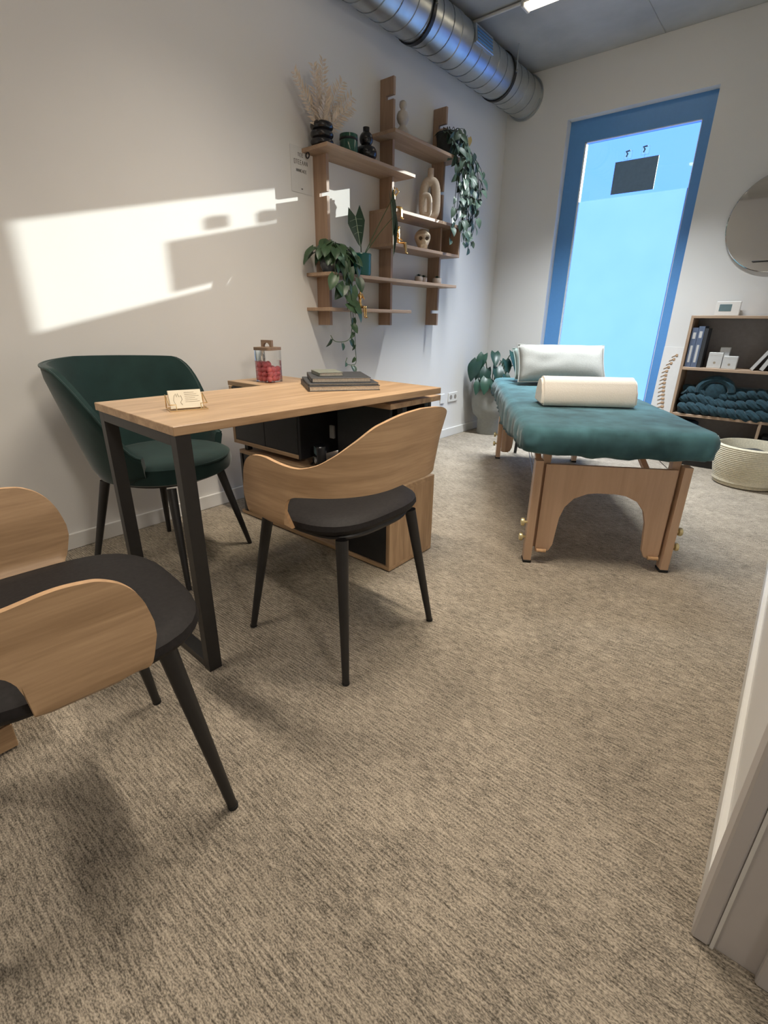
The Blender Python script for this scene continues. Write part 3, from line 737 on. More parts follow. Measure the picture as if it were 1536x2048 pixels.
# ---- small poster on the wall by the shelf, hook with ring under the plank
ps = thing('wall_poster', 'small white poster with dark hand lettering on wall left of the shelf', 'poster', (0.0015, 2.145, 1.652))
obj('sheet', bx(0, 0.0012, -0.073, 0.075, 0, 0.215), M['paper'], ps)
def scribble(y0, y1, z, h, n, seed, skew=0.0):
    rr = random.Random(seed); bm = bmesh.new(); stp = (y1 - y0) / n
    for i in range(n):
        a = y0 + stp * i; c = stp * 0.62; zz = z + skew * (a - y0); typ = rr.randint(0, 4)
        segs = {0: [((0, 0), (0, 1)), ((0, 1), (1, 0)), ((1, 0), (1, 1))], 1: [((0, 0), (0.5, 1)), ((0.5, 1), (1, 0)), ((0.2, 0.4), (0.8, 0.4))], 2: [((0, 0), (0, 1)), ((0, 1), (1, 1)), ((0, 0), (1, 0)), ((0, 0.5), (0.8, 0.5))], 3: [((0, 0), (0, 1)), ((0, 0), (1, 0)), ((1, 0), (1, 1)), ((0, 1), (1, 1))], 4: [((0, 1), (1, 1)), ((0.5, 1), (0.5, 0))]}[typ]
        for (p, q) in segs:
            bar(bm, (0.0016, a + p[0] * c, zz + p[1] * h), (0.0016, a + q[0] * c, zz + q[1] * h), 0.0022, 0.0008, Vector((1, 0, 0)))
    return bm
obj('lettering', scribble(-0.02, 0.022, 0.170, 0.016, 3, 5), M['ink'], ps, smooth=0)
obj('lettering', scribble(-0.048, 0.052, 0.134, 0.020, 7, 9), M['ink'], ps, smooth=0)
obj('lettering', scribble(-0.035, 0.042, 0.098, 0.014, 7, 2), M['ink'], ps, smooth=0)
obj('lettering', scribble(-0.004, 0.010, 0.018, 0.005, 2, 4), M['ink'], ps, smooth=0)
hk = [(0.03 + 0.013 * math.sin(a), 0, -0.014 + 0.013 * math.cos(a)) for a in [2 * PI * i / 16 for i in range(16)]]
o = tag(obj('black_ring', tb(hk, 0.0035, 6, closed=True), M['black']), 'small black ring hanging under the top left plank', 'ring'); o.location = (0.0, 2.172, ZP1 - PT + 0.001)

# ------------------------------------------------------------------ L-shaped desk: swivelling top over a low storage return
RT = math.radians(-2.6)
dk = thing('writing_desk', 'oak desk with black steel end frame, its top swivelling over the storage unit', 'desk', (0.98, 0.59, 0))
Md = Matrix.Rotation(RT, 4, 'Z')
def dl(o): return o
HW, LN = 0.262, 1.11
obj('tabletop', bx(-HW, HW, 0.0, LN, 0.726, 0.750, 0.0015, Md), M['oaky'], dk, smooth=0)
for sx in (-1, 1):
    bm = bmesh.new(); xx = sx * (HW - 0.022)
    box(bm, xx - 0.015, xx + 0.015, 0.006, 0.046, 0.0, 0.7255, Md); obj('leg', bm, M['black'], dk, smooth=0)
obj('foot_bar', bx(-HW + 0.0375, HW - 0.0375, 0.006, 0.046, 0.004, 0.030, 0, Md), M['black'], dk, smooth=0)
obj('top_rail', bx(-HW + 0.0375, HW - 0.0375, 0.006, 0.046, 0.696, 0.7255, 0, Md), M['black'], dk, smooth=0)
obj('under_rail', bx(-0.015, 0.015, 0.046, 0.90, 0.700, 0.7255, 0, Md), M['black'], dk, smooth=0)
obj('swivel_plate', lat([(0.05, 0.7065), (0.05, 0.726)], 24, Md @ Matrix.Translation((-0.02, 0.98, 0))), M['black'], dk)

un = thing('storage_unit', 'low oak and black storage unit under the far end of the desk', 'cabinet', (0.73, 1.57, 0))
def U(name, x0, x1, y0, y1, z0, z1, mat, par=None, bev=0.001):
    return obj(name, bx(x0 - 0.73, x1 - 0.73, y0 - 1.57, y1 - 1.57, z0, z1, bev), M[mat], par or un, smooth=0)
X0, X1, Y0, Y1 = 0.205, 1.250, 1.425, 1.735
U('base_board', X0, X1, Y0, Y1, 0.004, 0.022, 'oakx')
U('deck_board', X0 + 0.03, X1, Y0, Y1, 0.345, 0.365, 'oakx')
U('side_panel', X1 - 0.020, X1, Y0, Y1, 0.022, 0.345, 'oakz')
U('door', 0.955, X1 - 0.021, Y0 + 0.006, Y0 + 0.022, 0.024, 0.343, 'panelblk')
U('divider', 0.937, 0.953, Y0 + 0.006, Y1, 0.022, 0.345, 'panelblk')
U('side_panel', X0 + 0.03, X0 + 0.048, Y0, Y1, 0.022, 0.345, 'panelblk')
U('door', X0 + 0.049, 0.665, Y0 + 0.006, Y0 + 0.022, 0.024, 0.343, 'panelblk')
U('divider', 0.665, 0.681, Y0 + 0.006, Y1, 0.022, 0.345, 'panelblk')
# hanging upper box
U('upper_side', X0 - 0.01, X0 + 0.008, Y0, Y1, 0.395, 0.684, 'oakz')
U('upper_bottom', X0 + 0.008, 0.700, Y0, Y1, 0.395, 0.413, 'oakx')
U('upper_side', 0.700, 0.716, Y0 + 0.004, Y1, 0.395, 0.684, 'panelblk')
U('door', X0 + 0.010, 0.455, Y0 + 0.002, Y0 + 0.018, 0.415, 0.682, 'panelblk')
U('door', 0.458, 0.699, Y0 + 0.002, Y0 + 0.018, 0.415, 0.682, 'panelblk')
U('back_panel', 0.717, 1.215, Y1 - 0.016, Y1, 0.366, 0.684, 'panelblk')
U('inner_panel', 0.86, 1.16, Y0 + 0.10, Y0 + 0.115, 0.366, 0.684, 'panelblk')
U('latch_plate', 0.822, 0.848, Y0 + 0.085, Y0 + 0.099, 0.50, 0.558, 'silver', None, 0.002)
for (x_, y_) in ((1.205, Y1 - 0.04), (1.205, Y0 + 0.12), (0.275, Y0 + 0.03), (0.275, Y1 - 0.03)):
    z1 = 0.684 if x_ > 1 else 0.395
    U('post', x_ - 0.014, x_ + 0.014, y_ - 0.014, y_ + 0.014, 0.365, z1, 'black')
U('return_top', 0.175, 1.235, 1.435, 1.775, 0.684, 0.7055, 'oakx')

dv = thing('label_printer', 'black gadget with round dial standing on the storage unit deck', 'gadget', (0.795, 1.475, 0.3655), -0.5)
obj('body', bx(-0.035, 0.035, -0.022, 0.022, 0.0, 0.105, 0.010, seg=2), M['device'], dv)
obj('screen', bx(-0.022, 0.018, -0.0235, -0.0215, 0.062, 0.096, 0.001), M['lcd'], dv)
obj('dial', lat([(0.016, 0), (0.016, 0.006), (0.010, 0.007), (0.008, 0.003)], 20, Matrix.Translation((0.004, -0.021, 0.035)) @ Matrix.Rotation(PI / 2, 4, 'X')), M['silver'], dv)
obj('cable', tb(catmull([(-0.03, -0.01, 0.02), (-0.06, -0.02, 0.03), (-0.07, -0.015, 0.008), (-0.04, -0.035, 0.006)], 5), 0.004, 6), M['device'], dv)

# desk-top things
ch = thing('card_holder', 'gold wire holder with cream business cards on the desk corner', 'card holder', (1.035, 0.735, 0.7505), math.radians(72))
bm = bmesh.new()
W2, Dp = 0.052, 0.030
tube(bm, [(-W2, -Dp, 0.002), (W2, -Dp, 0.002), (W2, Dp, 0.002), (-W2, Dp, 0.002)], 0.0016, 6, closed=True)
for sx in (-1, 1):
    tube(bm, [(sx * W2, Dp, 0.002), (sx * W2, Dp - 0.004, 0.040), (sx * W2, -Dp + 0.006, 0.018), (sx * (W2 - 0.018), -Dp + 0.006, 0.018), (sx * (W2 - 0.018), -Dp, 0.002)], 0.0016, 6)
tube(bm, [(-W2, 0, 0.002), (W2, 0, 0.002)], 0.0016, 6)
obj('wire_frame', bm, M['goldp'], ch)
Mc = Matrix.Translation((0, -0.006, 0.004)) @ Matrix.Rotation(math.radians(-26), 4, 'X')
for k in range(5):
    c_ = obj('card', bx(-0.045, 0.045, -0.0008 + k * 0.0022, 0.0004 + k * 0.0022, 0, 0.054 + 0.0005 * k, 0, Mc), M['card'], ch, smooth=0)
    if k == 0:
        bm = bmesh.new()
        for i in range(6): box(bm, -0.002, 0.038 - 0.006 * (i % 3), -0.0012, -0.0008, 0.018 + i * 0.0055, 0.0188 + i * 0.0055, Mc)
        obj('print', bm, M['inkb'], c_, smooth=0)
        hp = [(-0.030, 0.010), (-0.034, 0.024), (-0.030, 0.038), (-0.026, 0.044), (-0.024, 0.034), (-0.020, 0.044), (-0.017, 0.034), (-0.012, 0.038), (-0.010, 0.026), (-0.016, 0.018), (-0.012, 0.010)]
        obj('line_drawing', tb([Mc @ Vector((p[0], -0.0011, p[1])) for p in hp], 0.0006, 4), M['inkb'], c_)

jr = thing('candy_jar', 'square glass jar with wooden lid on the storage return by the wall', 'jar', (0.36, 1.555, 0.7062), math.radians(12))
def rsq(h, r, n=6):
    out = []
    for (cx, cy, a0) in ((h - r, h - r, 0), (-(h - r), h - r, PI / 2), (-(h - r), -(h - r), PI), (h - r, -(h - r), 1.5 * PI)):
        for i in range(n): a = a0 + PI / 2 * i / (n - 1); out.append((cx + r * math.cos(a), cy + r * math.sin(a)))
    return out
def wallring(h, r, z0, z1, t_):
    bm = bmesh.new(); o_ = rsq(h, r); i_ = rsq(h - t_, r - t_ * 0.8)
    L_ = [[bm.verts.new((p[0], p[1], z)) for p in q] for (q, z) in ((o_, z0), (o_, z1))]
    n = len(o_)
    for a, b_ in zip(L_, L_[1:]):
        for i in range(n): bm.faces.new((a[i], a[(i + 1) % n], b_[(i + 1) % n], b_[i]))
    bm.faces.new(L_[0][::-1]); bmesh.ops.recalc_face_normals(bm, faces=bm.faces[:]); return bm
obj('glass', wallring(0.049, 0.014, 0, 0.150, 0.003), M['jarglass'], jr)
ld = obj('lid', prism(rsq(0.051, 0.015), 'xy', 0.150, 0.164), M['lidwood'], jr)
hpts = [(-0.032, 0.164), (-0.032, 0.196), (0.032, 0.196), (0.032, 0.164), (0.020, 0.164)] + [(0.020 * math.cos(a), 0.164 + 0.021 * math.sin(a)) for a in [PI * i / 10 for i in range(1, 10)]] + [(-0.020, 0.164)]
obj('lid_handle', prism(hpts, 'xz', -0.007, 0.007), M['lidwood'], ld)
rnd = random.Random(5)
cme = mesh_from_bm(lat([(0.004, -0.0145), (0.012, -0.0105), (0.0165, 0.0), (0.012, 0.0105), (0.004, 0.0145)], 12), 'candy', 60); cme.materials.append(M['pink'])
spots = []
for lay in range(4):
    for i in range(3):
        for j in range(3):
            spots.append((-0.029 + 0.029 * i + rnd.uniform(-.003, .003), -0.029 + 0.029 * j + rnd.uniform(-.003, .003), 0.018 + lay * 0.021))
for (x_, y_, z_) in spots[:32]:
    o = tag(obj('candy', cme, None), 'round pink candy among the sweets in the glass jar', 'candy', 'pink candies in the glass jar')
    Mw = Matrix.Translation((0.36, 1.555, 0.7062)) @ Matrix.Rotation(math.radians(12), 4, 'Z')
    o.location = Mw @ Vector((x_, y_, z_)); o.rotation_euler = (rnd.uniform(0, 3), rnd.uniform(0, 3), rnd.uniform(0, 3))

def book(name, lab, locn, rz, w_, d_, h, cover, cat='notebook', over=0.003):
    t = thing(name, lab, cat, locn, rz, 'notebooks stacked on the desk')
    obj('pages', bx(-w_ / 2 + over, w_ / 2 - over, -d_ / 2 + over, d_ / 2 - over, 0.0025, h - 0.0025), M['pages'], t, smooth=0)
    obj('back_cover', bx(-w_ / 2, w_ / 2, -d_ / 2, d_ / 2, 0, 0.0024, 0.0008), M[cover], t, smooth=0)
    obj('front_cover', bx(-w_ / 2, w_ / 2, -d_ / 2, d_ / 2, h - 0.0024, h, 0.0008), M[cover], t, smooth=0)
    obj('spine', bx(-w_ / 2 - 0.002, -w_ / 2 + 0.002, -d_ / 2, d_ / 2, 0.0, h, 0.001), M[cover], t, smooth=0)
    return t
BX, BY, BR = 0.985, 1.415, math.radians(54)
book('laptop_sleeve', 'thick black folder at the bottom of the notebook stack', (BX, BY, 0.7505), BR + 0.02, 0.27, 0.26, 0.018, 'noteblack', 'folder', 0.002)
book('notebook', 'thin grey notebook second from bottom of the stack', (BX - 0.004, BY + 0.004, 0.769), BR, 0.265, 0.25, 0.008, 'notegrey')
book('notebook', 'charcoal hardback notebook on top of the folders', (BX - 0.016, BY + 0.01, 0.7775), BR - 0.03, 0.225, 0.235, 0.017, 'notegrey')
book('pocket_notebook', 'small sage pocket notebook lying on top of the stack', (BX - 0.045, BY - 0.02, 0.795), BR + 0.12, 0.095, 0.13, 0.014, 'notegreen')

# ------------------------------------------------------------------ bentwood chairs
def chair_plan(s):
    """s -1..1 along the U of the shell: returns x, y (chair faces +y)"""
    a, yb, yf, r = 0.262, -0.262, 0.122, 0.20
    arc = PI / 2 * r; st = (yf - (yb + r)); half = (a - r)
    tot = st + arc + half; d = abs(s) * tot; sg = 1 if s >= 0 else -1
    if d <= half: return sg * d, yb
    d -= half
    if d <= arc:
        th = d / r; return sg * (half + r * math.sin(th)), yb + r - r * math.cos(th)
    d -= arc
    return sg * a, yb + r + d
TOP = [(0.0, 0.790), (0.12, 0.786), (0.24, 0.765), (0.33, 0.725), (0.42, 0.685), (0.50, 0.660), (0.58, 0.650), (0.68, 0.654), (0.80, 0.662), (0.87, 0.658), (0.92, 0.645), (0.96, 0.622), (0.985, 0.592), (1.0, 0.555)]
BOT = [(0.0, 0.582), (0.50, 0.574), (0.60, 0.568), (0.650, 0.556), (0.672, 0.538), (0.684, 0.505), (0.689, 0.458), (0.74, 0.452), (0.88, 0.452), (0.94, 0.462), (0.975, 0.482), (1.0, 0.53)]
def pchip(tab, x):
    n = len(tab); h = [tab[i + 1][0] - tab[i][0] for i in range(n - 1)]; d = [(tab[i + 1][1] - tab[i][1]) / h[i] for i in range(n - 1)]
    m = [d[0]] + [0 if d[i - 1] * d[i] <= 0 else 2 / (1 / d[i - 1] + 1 / d[i]) for i in range(1, n - 1)] + [d[-1]]
    if x <= tab[0][0]: return tab[0][1]
    for i in range(n - 1):
        if x <= tab[i + 1][0]:
            t = (x - tab[i][0]) / h[i]
            return (2 * t ** 3 - 3 * t * t + 1) * tab[i][1] + (t ** 3 - 2 * t * t + t) * h[i] * m[i] + (3 * t * t - 2 * t ** 3) * tab[i + 1][1] + (t ** 3 - t * t) * h[i] * m[i + 1]
    return tab[-1][1]
def lin(tab, x):
    for (x0, y0), (x1, y1) in zip(tab, tab[1:]):
        if x <= x1: return y0 + (y1 - y0) * (x - x0) / (x1 - x0)
    return tab[-1][1]
def chair_shell():
    ns, nz, th = 240, 9, 0.011
    bm = bmesh.new(); outer = []; inner = []; uvl = bm.loops.layers.uv.new('UVMap'); uvd = {}
    for i in range(ns + 1):
        u = -1 + 2 * i / ns
        s = math.copysign(abs(u) ** 0.92, u)
        x, y = chair_plan(s); e = 1e-3
        x2, y2 = chair_plan(max(-1, s - e)); x3, y3 = chair_plan(min(1, s + e))
        t_ = Vector((x3 - x2, y3 - y2, 0)).normalized(); nrm = Vector((t_.y, -t_.x, 0))
        zt = pchip(TOP, abs(s)); zb = pchip(BOT, abs(s))
        ro, ri = [], []
        for k in range(nz + 1):
            z = zb + (zt - zb) * k / nz
            lean = max(0, z - 0.58) * 0.14 + max(0, z - 0.68) * 0.10
            tuck = -0.030 * smoothstep(0.482, 0.452, z)
            p = Vector((x, y, z)) + nrm * (lean + tuck)
            ro.append(bm.verts.new(p + nrm * th / 2)); ri.append(bm.verts.new(p - nrm * th / 2))
            uvd[ro[-1]] = (s * 0.56, z); uvd[ri[-1]] = (s * 0.56, z + 0.5)
        outer.append(ro); inner.append(ri)
    for a, b_ in zip(outer, outer[1:]):
        for k in range(nz): bm.faces.new((a[k], b_[k], b_[k + 1], a[k + 1]))
    for a, b_ in zip(inner, inner[1:]):
        for k in range(nz): bm.faces.new((a[k + 1], b_[k + 1], b_[k], a[k]))
    ed = []
    for i in range(ns):
        ed.append(bm.faces.new((outer[i][nz], outer[i + 1][nz], inner[i + 1][nz], inner[i][nz])))
        ed.append(bm.faces.new((outer[i + 1][0], outer[i][0], inner[i][0], inner[i + 1][0])))
    for k in range(nz):
        ed.append(bm.faces.new((outer[0][k], outer[0][k + 1], inner[0][k + 1], inner[0][k])))
        ed.append(bm.faces.new((outer[ns][k + 1], outer[ns][k], inner[ns][k], inner[ns][k + 1])))
    for f in ed: f.material_index = 1
    for f in bm.faces:
        for l in f.loops: l[uvl].uv = uvd[l.vert]
    bmesh.ops.recalc_face_normals(bm, faces=bm.faces[:])
    me = mesh_from_bm(bm, 'backrest', 50); me.materials.append(M['ply']); me.materials.append(M['plyedge']); return me
def cushion(w_, d_, z0, z1, n=48, p=3.2, yo=0.0, front=0.0):
    bm = bmesh.new(); rings = []
    zs = [(0.72, z0), (0.90, z0 + 0.004), (0.97, z0 + 0.014), (1.0, (z0 + z1) / 2), (0.985, z1 - 0.012), (0.93, z1 - 0.003), (0.75, z1 + 0.002), (0.4, z1 + 0.003)]
    for (k, z) in zs:
        ring = []
        for i in range(n):
            a = 2 * PI * i / n; c, s_ = math.cos(a), math.sin(a)
            r = (abs(c) ** p + abs(s_) ** p) ** (-1 / p)
            ring.append(bm.verts.new((c * r * k * w_ / 2 * (1 + front * s_), s_ * r * k * d_ / 2 + yo, z)))
        rings.append(ring)
    for a, b_ in zip(rings, rings[1:]):
        for i in range(n): bm.faces.new((a[i], a[(i + 1) % n], b_[(i + 1) % n], b_[i]))
    bm.faces.new(rings[0][::-1]); bm.faces.new(rings[-1]); return bm
def copy_tree(o, parent=None):
    c = o.copy(); COL.objects.link(c)
    if parent: c.parent = parent
    for h in [x for x in bpy.data.objects if x.parent == o]: copy_tree(h, c)
    return c
def make_chair():
    t = thing('bentwood_chair', 'bentwood oak chair with black seat drawn up to the long side of the desk', 'chair', (1.36, 1.03, 0), PI / 2, 'bentwood visitor chairs')
    o = obj('backrest', chair_shell(), None, t)
    obj('seat', cushion(0.470, 0.465, 0.436, 0.488, yo=0.022, front=0.03), M['leather'], t)
    obj('seat_base', cushion(0.38, 0.38, 0.426, 0.4365, yo=0.0), M['black'], t)
    for sx in (-1, 1):
        for sy in (-1, 1):
            l = obj('leg', tb([(sx * 0.215, sy * 0.222, 0.006), (sx * 0.158, sy * 0.162, 0.428)], [0.0105, 0.0185], 14), M['black'], t)
            obj('foot_cap', lat([(0.0112, 0.0), (0.0115, 0.008)], 12, Matrix.Translation((sx * 0.2155, sy * 0.2225, 0))), M['rubber'], l)
    return t
c1 = make_chair()
c2 = copy_tree(c1); c2.location = (1.425, 0.176, 0); c2.rotation_euler = (0, 0, math.radians(-6)); c2['label'] = 'bentwood oak chair with black seat at the left edge, facing the desk end'

# ------------------------------------------------------------------ green tub chair
gc = thing('tub_chair', 'dark green upholstered tub chair with black legs behind the desk', 'armchair', (0.445, 0.915, 0), math.atan2(0.40, 0.92) - PI / 2)
def tub():
    bm = bmesh.new(); ns, th = 64, 0.038
    PH = 2.0
    prof = [(0.0, 0.0), (0.25, 0.3), (0.5, 0.55), (0.75, 0.8), (1.0, 1.0)]
    O, I = [], []
    for i in range(ns + 1):
        ph = -PH + 2 * PH * i / ns; a = abs(ph) / PH
        zt = 0.845 - 0.02 * a - 0.30 * smoothstep(0.55, 1.0, a) ** 1.2
        zb = 0.415 + 0.03 * smoothstep(0.8, 1.0, a)
        ro, ri = [], []
        for k in range(11):
            q = k / 10; z = zb + (zt - zb) * q
            hgt = (z - 0.415) / 0.43
            R0 = 0.232 + 0.125 * max(0, hgt) ** 0.9 * (1 - 0.25 * a)
            tt = th * (0.9 if 0 < k < 10 else 0.55)
            d = Vector((math.sin(ph), -math.cos(ph), 0))
            ro.append(bm.verts.new((d.x * (R0 + tt / 2), d.y * (R0 + tt / 2) + 0.012, z)))
            ri.append(bm.verts.new((d.x * (R0 - tt / 2), d.y * (R0 - tt / 2) + 0.012, z + (0.004 if k == 10 else 0))))
        O.append(ro); I.append(ri)
    for i in range(ns):
        for k in range(10):
            bm.faces.new((O[i][k], O[i + 1][k], O[i + 1][k + 1], O[i][k + 1])); bm.faces.new((I[i][k + 1], I[i + 1][k + 1], I[i + 1][k], I[i][k]))
        bm.faces.new((O[i][10], O[i + 1][10], I[i + 1][10], I[i][10])); bm.faces.new((O[i + 1][0], O[i][0], I[i][0], I[i + 1][0]))
    for k in range(10):
        bm.faces.new((O[0][k], O[0][k + 1], I[0][k + 1], I[0][k])); bm.faces.new((O[ns][k + 1], O[ns][k], I[ns][k], I[ns][k + 1]))
    bmesh.ops.recalc_face_normals(bm, faces=bm.faces[:])
    rim = [(O[i][10].co + I[i][10].co) / 2 * 1.0 for i in range(ns + 1)]
    rimo = [O[i][10].co.copy() for i in range(ns + 1)]
    return bm, rimo
bm, rim = tub()
bk = obj('backrest', bm, M['greenvel'], gc, smooth=60)
obj('piping', tb(rim, 0.0045, 6), M['greenvel'], bk)
st = obj('seat', cushion(0.50, 0.50, 0.405, 0.488, 56, 2.2, yo=0.02), M['greenvel'], gc)
pp = [(0.247 * math.cos(a), 0.247 * math.sin(a) + 0.02, 0.474) for a in [2 * PI * i / 48 for i in range(48)]]
obj('piping', tb(pp, 0.0042, 6, closed=True), M['greenvel'], st)
obj('seat_base', cushion(0.40, 0.40, 0.388, 0.4055, 40, 2.2, yo=0.01), M['black'], gc)
for sx in (-1, 1):
    for sy in (-1, 1):
        obj('leg', tb([(sx * 0.228, sy * 0.228, 0.0), (sx * 0.155, sy * 0.155, 0.39)], [0.010, 0.019], 12), M['black'], gc)

# wooden crate peeking out under the near chair
t = thing('wooden_crate', 'wooden crate standing on the carpet beneath the chair at left edge', 'crate', (1.0, -0.03, 0))
for k in range(3): obj('board', bx(0.105, 0.12, -0.20, 0.156, 0.005 + k * 0.072, 0.073 + k * 0.072, 0.002), M['oaky'], t, smooth=0)
for k in range(3): obj('board', bx(-0.12, 0.104, 0.141, 0.156, 0.005 + k * 0.072, 0.073 + k * 0.072, 0.002), M['oakx'], t, smooth=0)
obj('bottom', bx(-0.12, 0.104, -0.20, 0.140, 0.0, 0.012), M['oakx'], t, smooth=0)

# ------------------------------------------------------------------ massage table
ang = math.atan2(0.300, 0.489)
mt = thing('massage_table', 'folding beech massage table under a teal plush cover', 'massage table', (1.643, 1.921, 0), ang)
TW, TL = 0.574, 1.77
def legframe(v0, sgn, label):
    fr = obj('arch_panel', bmesh.new(), M['beech'], mt) if False else None
    arch = [(0.030, 0.452), (TW - 0.030, 0.452), (TW - 0.030, 0.052)]
    half = [(0.062, 0.052), (0.088, 0.060), (0.101, 0.090), (0.106, 0.150), (0.112, 0.215), (0.128, 0.268), (0.160, 0.308), (0.210, 0.331), (0.250, 0.337)]
    arch += [(TW - a_, b_) for a_, b_ in half] + [(a_, b_) for a_, b_ in half[::-1]] + [(0.030, 0.052)]
    p = obj('arch_panel', prism(arch, 'xz', v0 - 0.009, v0 + 0.009), M['beech'], mt, smooth=0)
    for k, x_ in enumerate((0.0, TW)):
        sd = 1 if k == 0 else -1
        bm = bmesh.new(); box(bm, x_ - 0.016 + sd * 0.0, x_ + 0.016, v0 - 0.024, v0 + 0.024, 0.012, 0.468)
        l = obj('leg', bm, M['beech'], mt, smooth=0)
        obj('rubber_foot', bx(x_ - 0.018, x_ + 0.018, v0 - 0.026, v0 + 0.026, 0.0, 0.0125, 0.002), M['rubber'], l)
        bm = bmesh.new(); box(bm, x_ + sd * 0.018, x_ + sd * 0.050, v0 + sgn * 0.011, v0 + sgn * 0.045, 0.065, 0.525)
        obj('upper_leg', bm, M['beech'], mt, smooth=0)
        for zz in (0.115, 0.185):
            n_ = obj('knob', lat([(0.006, 0.0), (0.006, 0.012), (0.017, 0.013), (0.019, 0.018), (0.017, 0.026), (0.008, 0.028)], 10, Matrix.Translation((x_ - sd * 0.016, v0, zz)) @ Matrix.Rotation(-sd * PI / 2, 4, 'Y')), M['brass'], l)
        obj('bolt', tb([(x_ + sd * 0.034, v0 - 0.02, 0.062), (x_ + sd * 0.075, v0 - 0.02, 0.062)], 0.008, 8), M['plyedge'], l)
legframe(0.0, 1, 'near'); legframe(TL, -1, 'far')
obj('head_strut', bar(bmesh.new(), (0.156, 1.79, 0.515), (0.156, 1.968, 0.004), 0.022, 0.016), M['black'], mt, smooth=0)
for x_ in (0.04, TW - 0.04):
    obj('hinge_block', bx(x_ - 0.018, x_ + 0.018, 0.83, 0.95, 0.470, 0.5115, 0.004), M['beech'], mt, smooth=0)
bm = bar(bmesh.new(), (0.05, 0.06, 0.30), (0.05, 0.62, 0.515), 0.026, 0.018); obj('brace', bm, M['beech'], mt, smooth=0)
bm = bar(bmesh.new(), (TW - 0.05, 0.06, 0.30), (TW - 0.05, 0.62, 0.515), 0.026, 0.018); obj('brace', bm, M['beech'], mt, smooth=0)
for a, b_ in (((0.0, 0.04, 0.40), (0.03, 0.88, 0.50)), ((TW, 0.04, 0.40), (TW - 0.03, 0.88, 0.50)), ((0.0, TL - 0.04, 0.40), (0.03, 0.90, 0.50)), ((TW, TL - 0.04, 0.40), (TW - 0.03, 0.90, 0.50)), ((0.01, 0.03, 0.30), (0.04, 0.86, 0.475)), ((TW - 0.01, 0.03, 0.30), (TW - 0.04, 0.86, 0.475))):
    obj('cable', tb([a, b_], 0.0018, 5), M['steel'], mt)
obj('table_frame', bx(-0.05, TW + 0.05, 0.01, TL + 0.01, 0.512, 0.540, 0.004), M['beech'], mt, smooth=0)
def cover():
    U0, U1, V0, V1, R = -0.085, TW + 0.095, -0.055, TL + 0.055, 0.075
    def rr(inset, n=14, m=(26, 64)):
        out = []; u0, u1, v0, v1 = U0 + inset, U1 - inset, V0 + inset, V1 - inset; r = max(0.012, R - inset)
        cs = [(u1 - r, v0 + r, -PI / 2), (u1 - r, v1 - r, 0), (u0 + r, v1 - r, PI / 2), (u0 + r, v0 + r, PI)]
        for ci, (cx, cy, a0) in enumerate(cs):
            arc = [(cx + r * math.cos(a0 + PI / 2 * i / n), cy + r * math.sin(a0 + PI / 2 * i / n)) for i in range(n + 1)]
            out += arc
            nx = cs[(ci + 1) % 4]; a1 = nx[2]; e = (nx[0] + r * math.cos(a1), nx[1] + r * math.sin(a1)); k = m[1] if ci % 2 == 0 else m[0]
            for i in range(1, k): out.append((arc[-1][0] + (e[0] - arc[-1][0]) * i / k, arc[-1][1] + (e[1] - arc[-1][1]) * i / k))
        return out
    bm = bmesh.new(); rings = []
    for (ins, z, amp) in ((0.045, 0.519, 0.2), (0.014, 0.505, 1.0), (0.002, 0.512, 1.0), (-0.004, 0.530, 0.9), (-0.006, 0.552, 0.6), (-0.004, 0.575, 0.35), (0.003, 0.593, 0.15), (0.016, 0.606, 0.06), (0.035, 0.611, 0.04), (0.07, 0.613, 0.04), (0.13, 0.614, 0.04), (0.20, 0.615, 0.04), (0.28, 0.616, 0.02)):
        pts = rr(ins); ring = []; per = 0
        for i, p in enumerate(pts):
            if i: per += math.hypot(p[0] - pts[i - 1][0], p[1] - pts[i - 1][1])
            q = noise.noise(Vector((p[0] * 16, p[1] * 16, z * 7))) ; q2 = noise.noise(Vector((p[0] * 34, p[1] * 34, z * 12 + 5))); q3 = noise.noise(Vector((p[0] * 5, p[1] * 5, 2)))
            q4 = noise.noise(Vector((per * 20 + z * 9, z * 8, 3))); q5 = noise.noise(Vector((per * 46 - z * 14, z * 10, 8)))
            loose = 1.0 + 1.2 * (1.0 if p[0] < U0 + R and p[1] > 0.02 else 0.0)
            out = (q * 0.010 + q2 * 0.007 + q4 * 0.013 * loose + q5 * 0.006) * amp
            cx, cy = (U0 + U1) / 2, (V0 + V1) / 2
            dx = 1 if p[0] > U1 - R else (-1 if p[0] < U0 + R else 0); dy = 1 if p[1] > V1 - R else (-1 if p[1] < V0 + R else 0)
            dz = (q * 0.012 + q3 * 0.008 - 0.004) * amp
            if z > 0.6: dz = (noise.noise(Vector((p[0] * 7, p[1] * 4, 9))) * 0.003)
            if p[0] < U0 + R and z < 0.54 and 0.02 < p[1] < 1.5: dz -= 0.062 * math.sin(PI * min(1, max(0, (p[1] - 0.02) / 1.48))) ** 2 * amp
            ring.append(bm.verts.new((p[0] + dx * out, p[1] + dy * out, z + dz)))
        rings.append(ring)
    n = len(rings[0])
    for a, b_ in zip(rings, rings[1:]):
        for i in range(n): bm.faces.new((a[i], a[(i + 1) % n], b_[(i + 1) % n], b_[i]))
    bm.faces.new(rings[-1]); bmesh.ops.recalc_face_normals(bm, faces=bm.faces[:])
    return bm
cv = obj('plush_cover', cover(), M['teal'], mt, smooth=180)
Mt = Matrix.Translation((1.643, 1.921, 0)) @ Matrix.Rotation(ang, 4, 'Z')

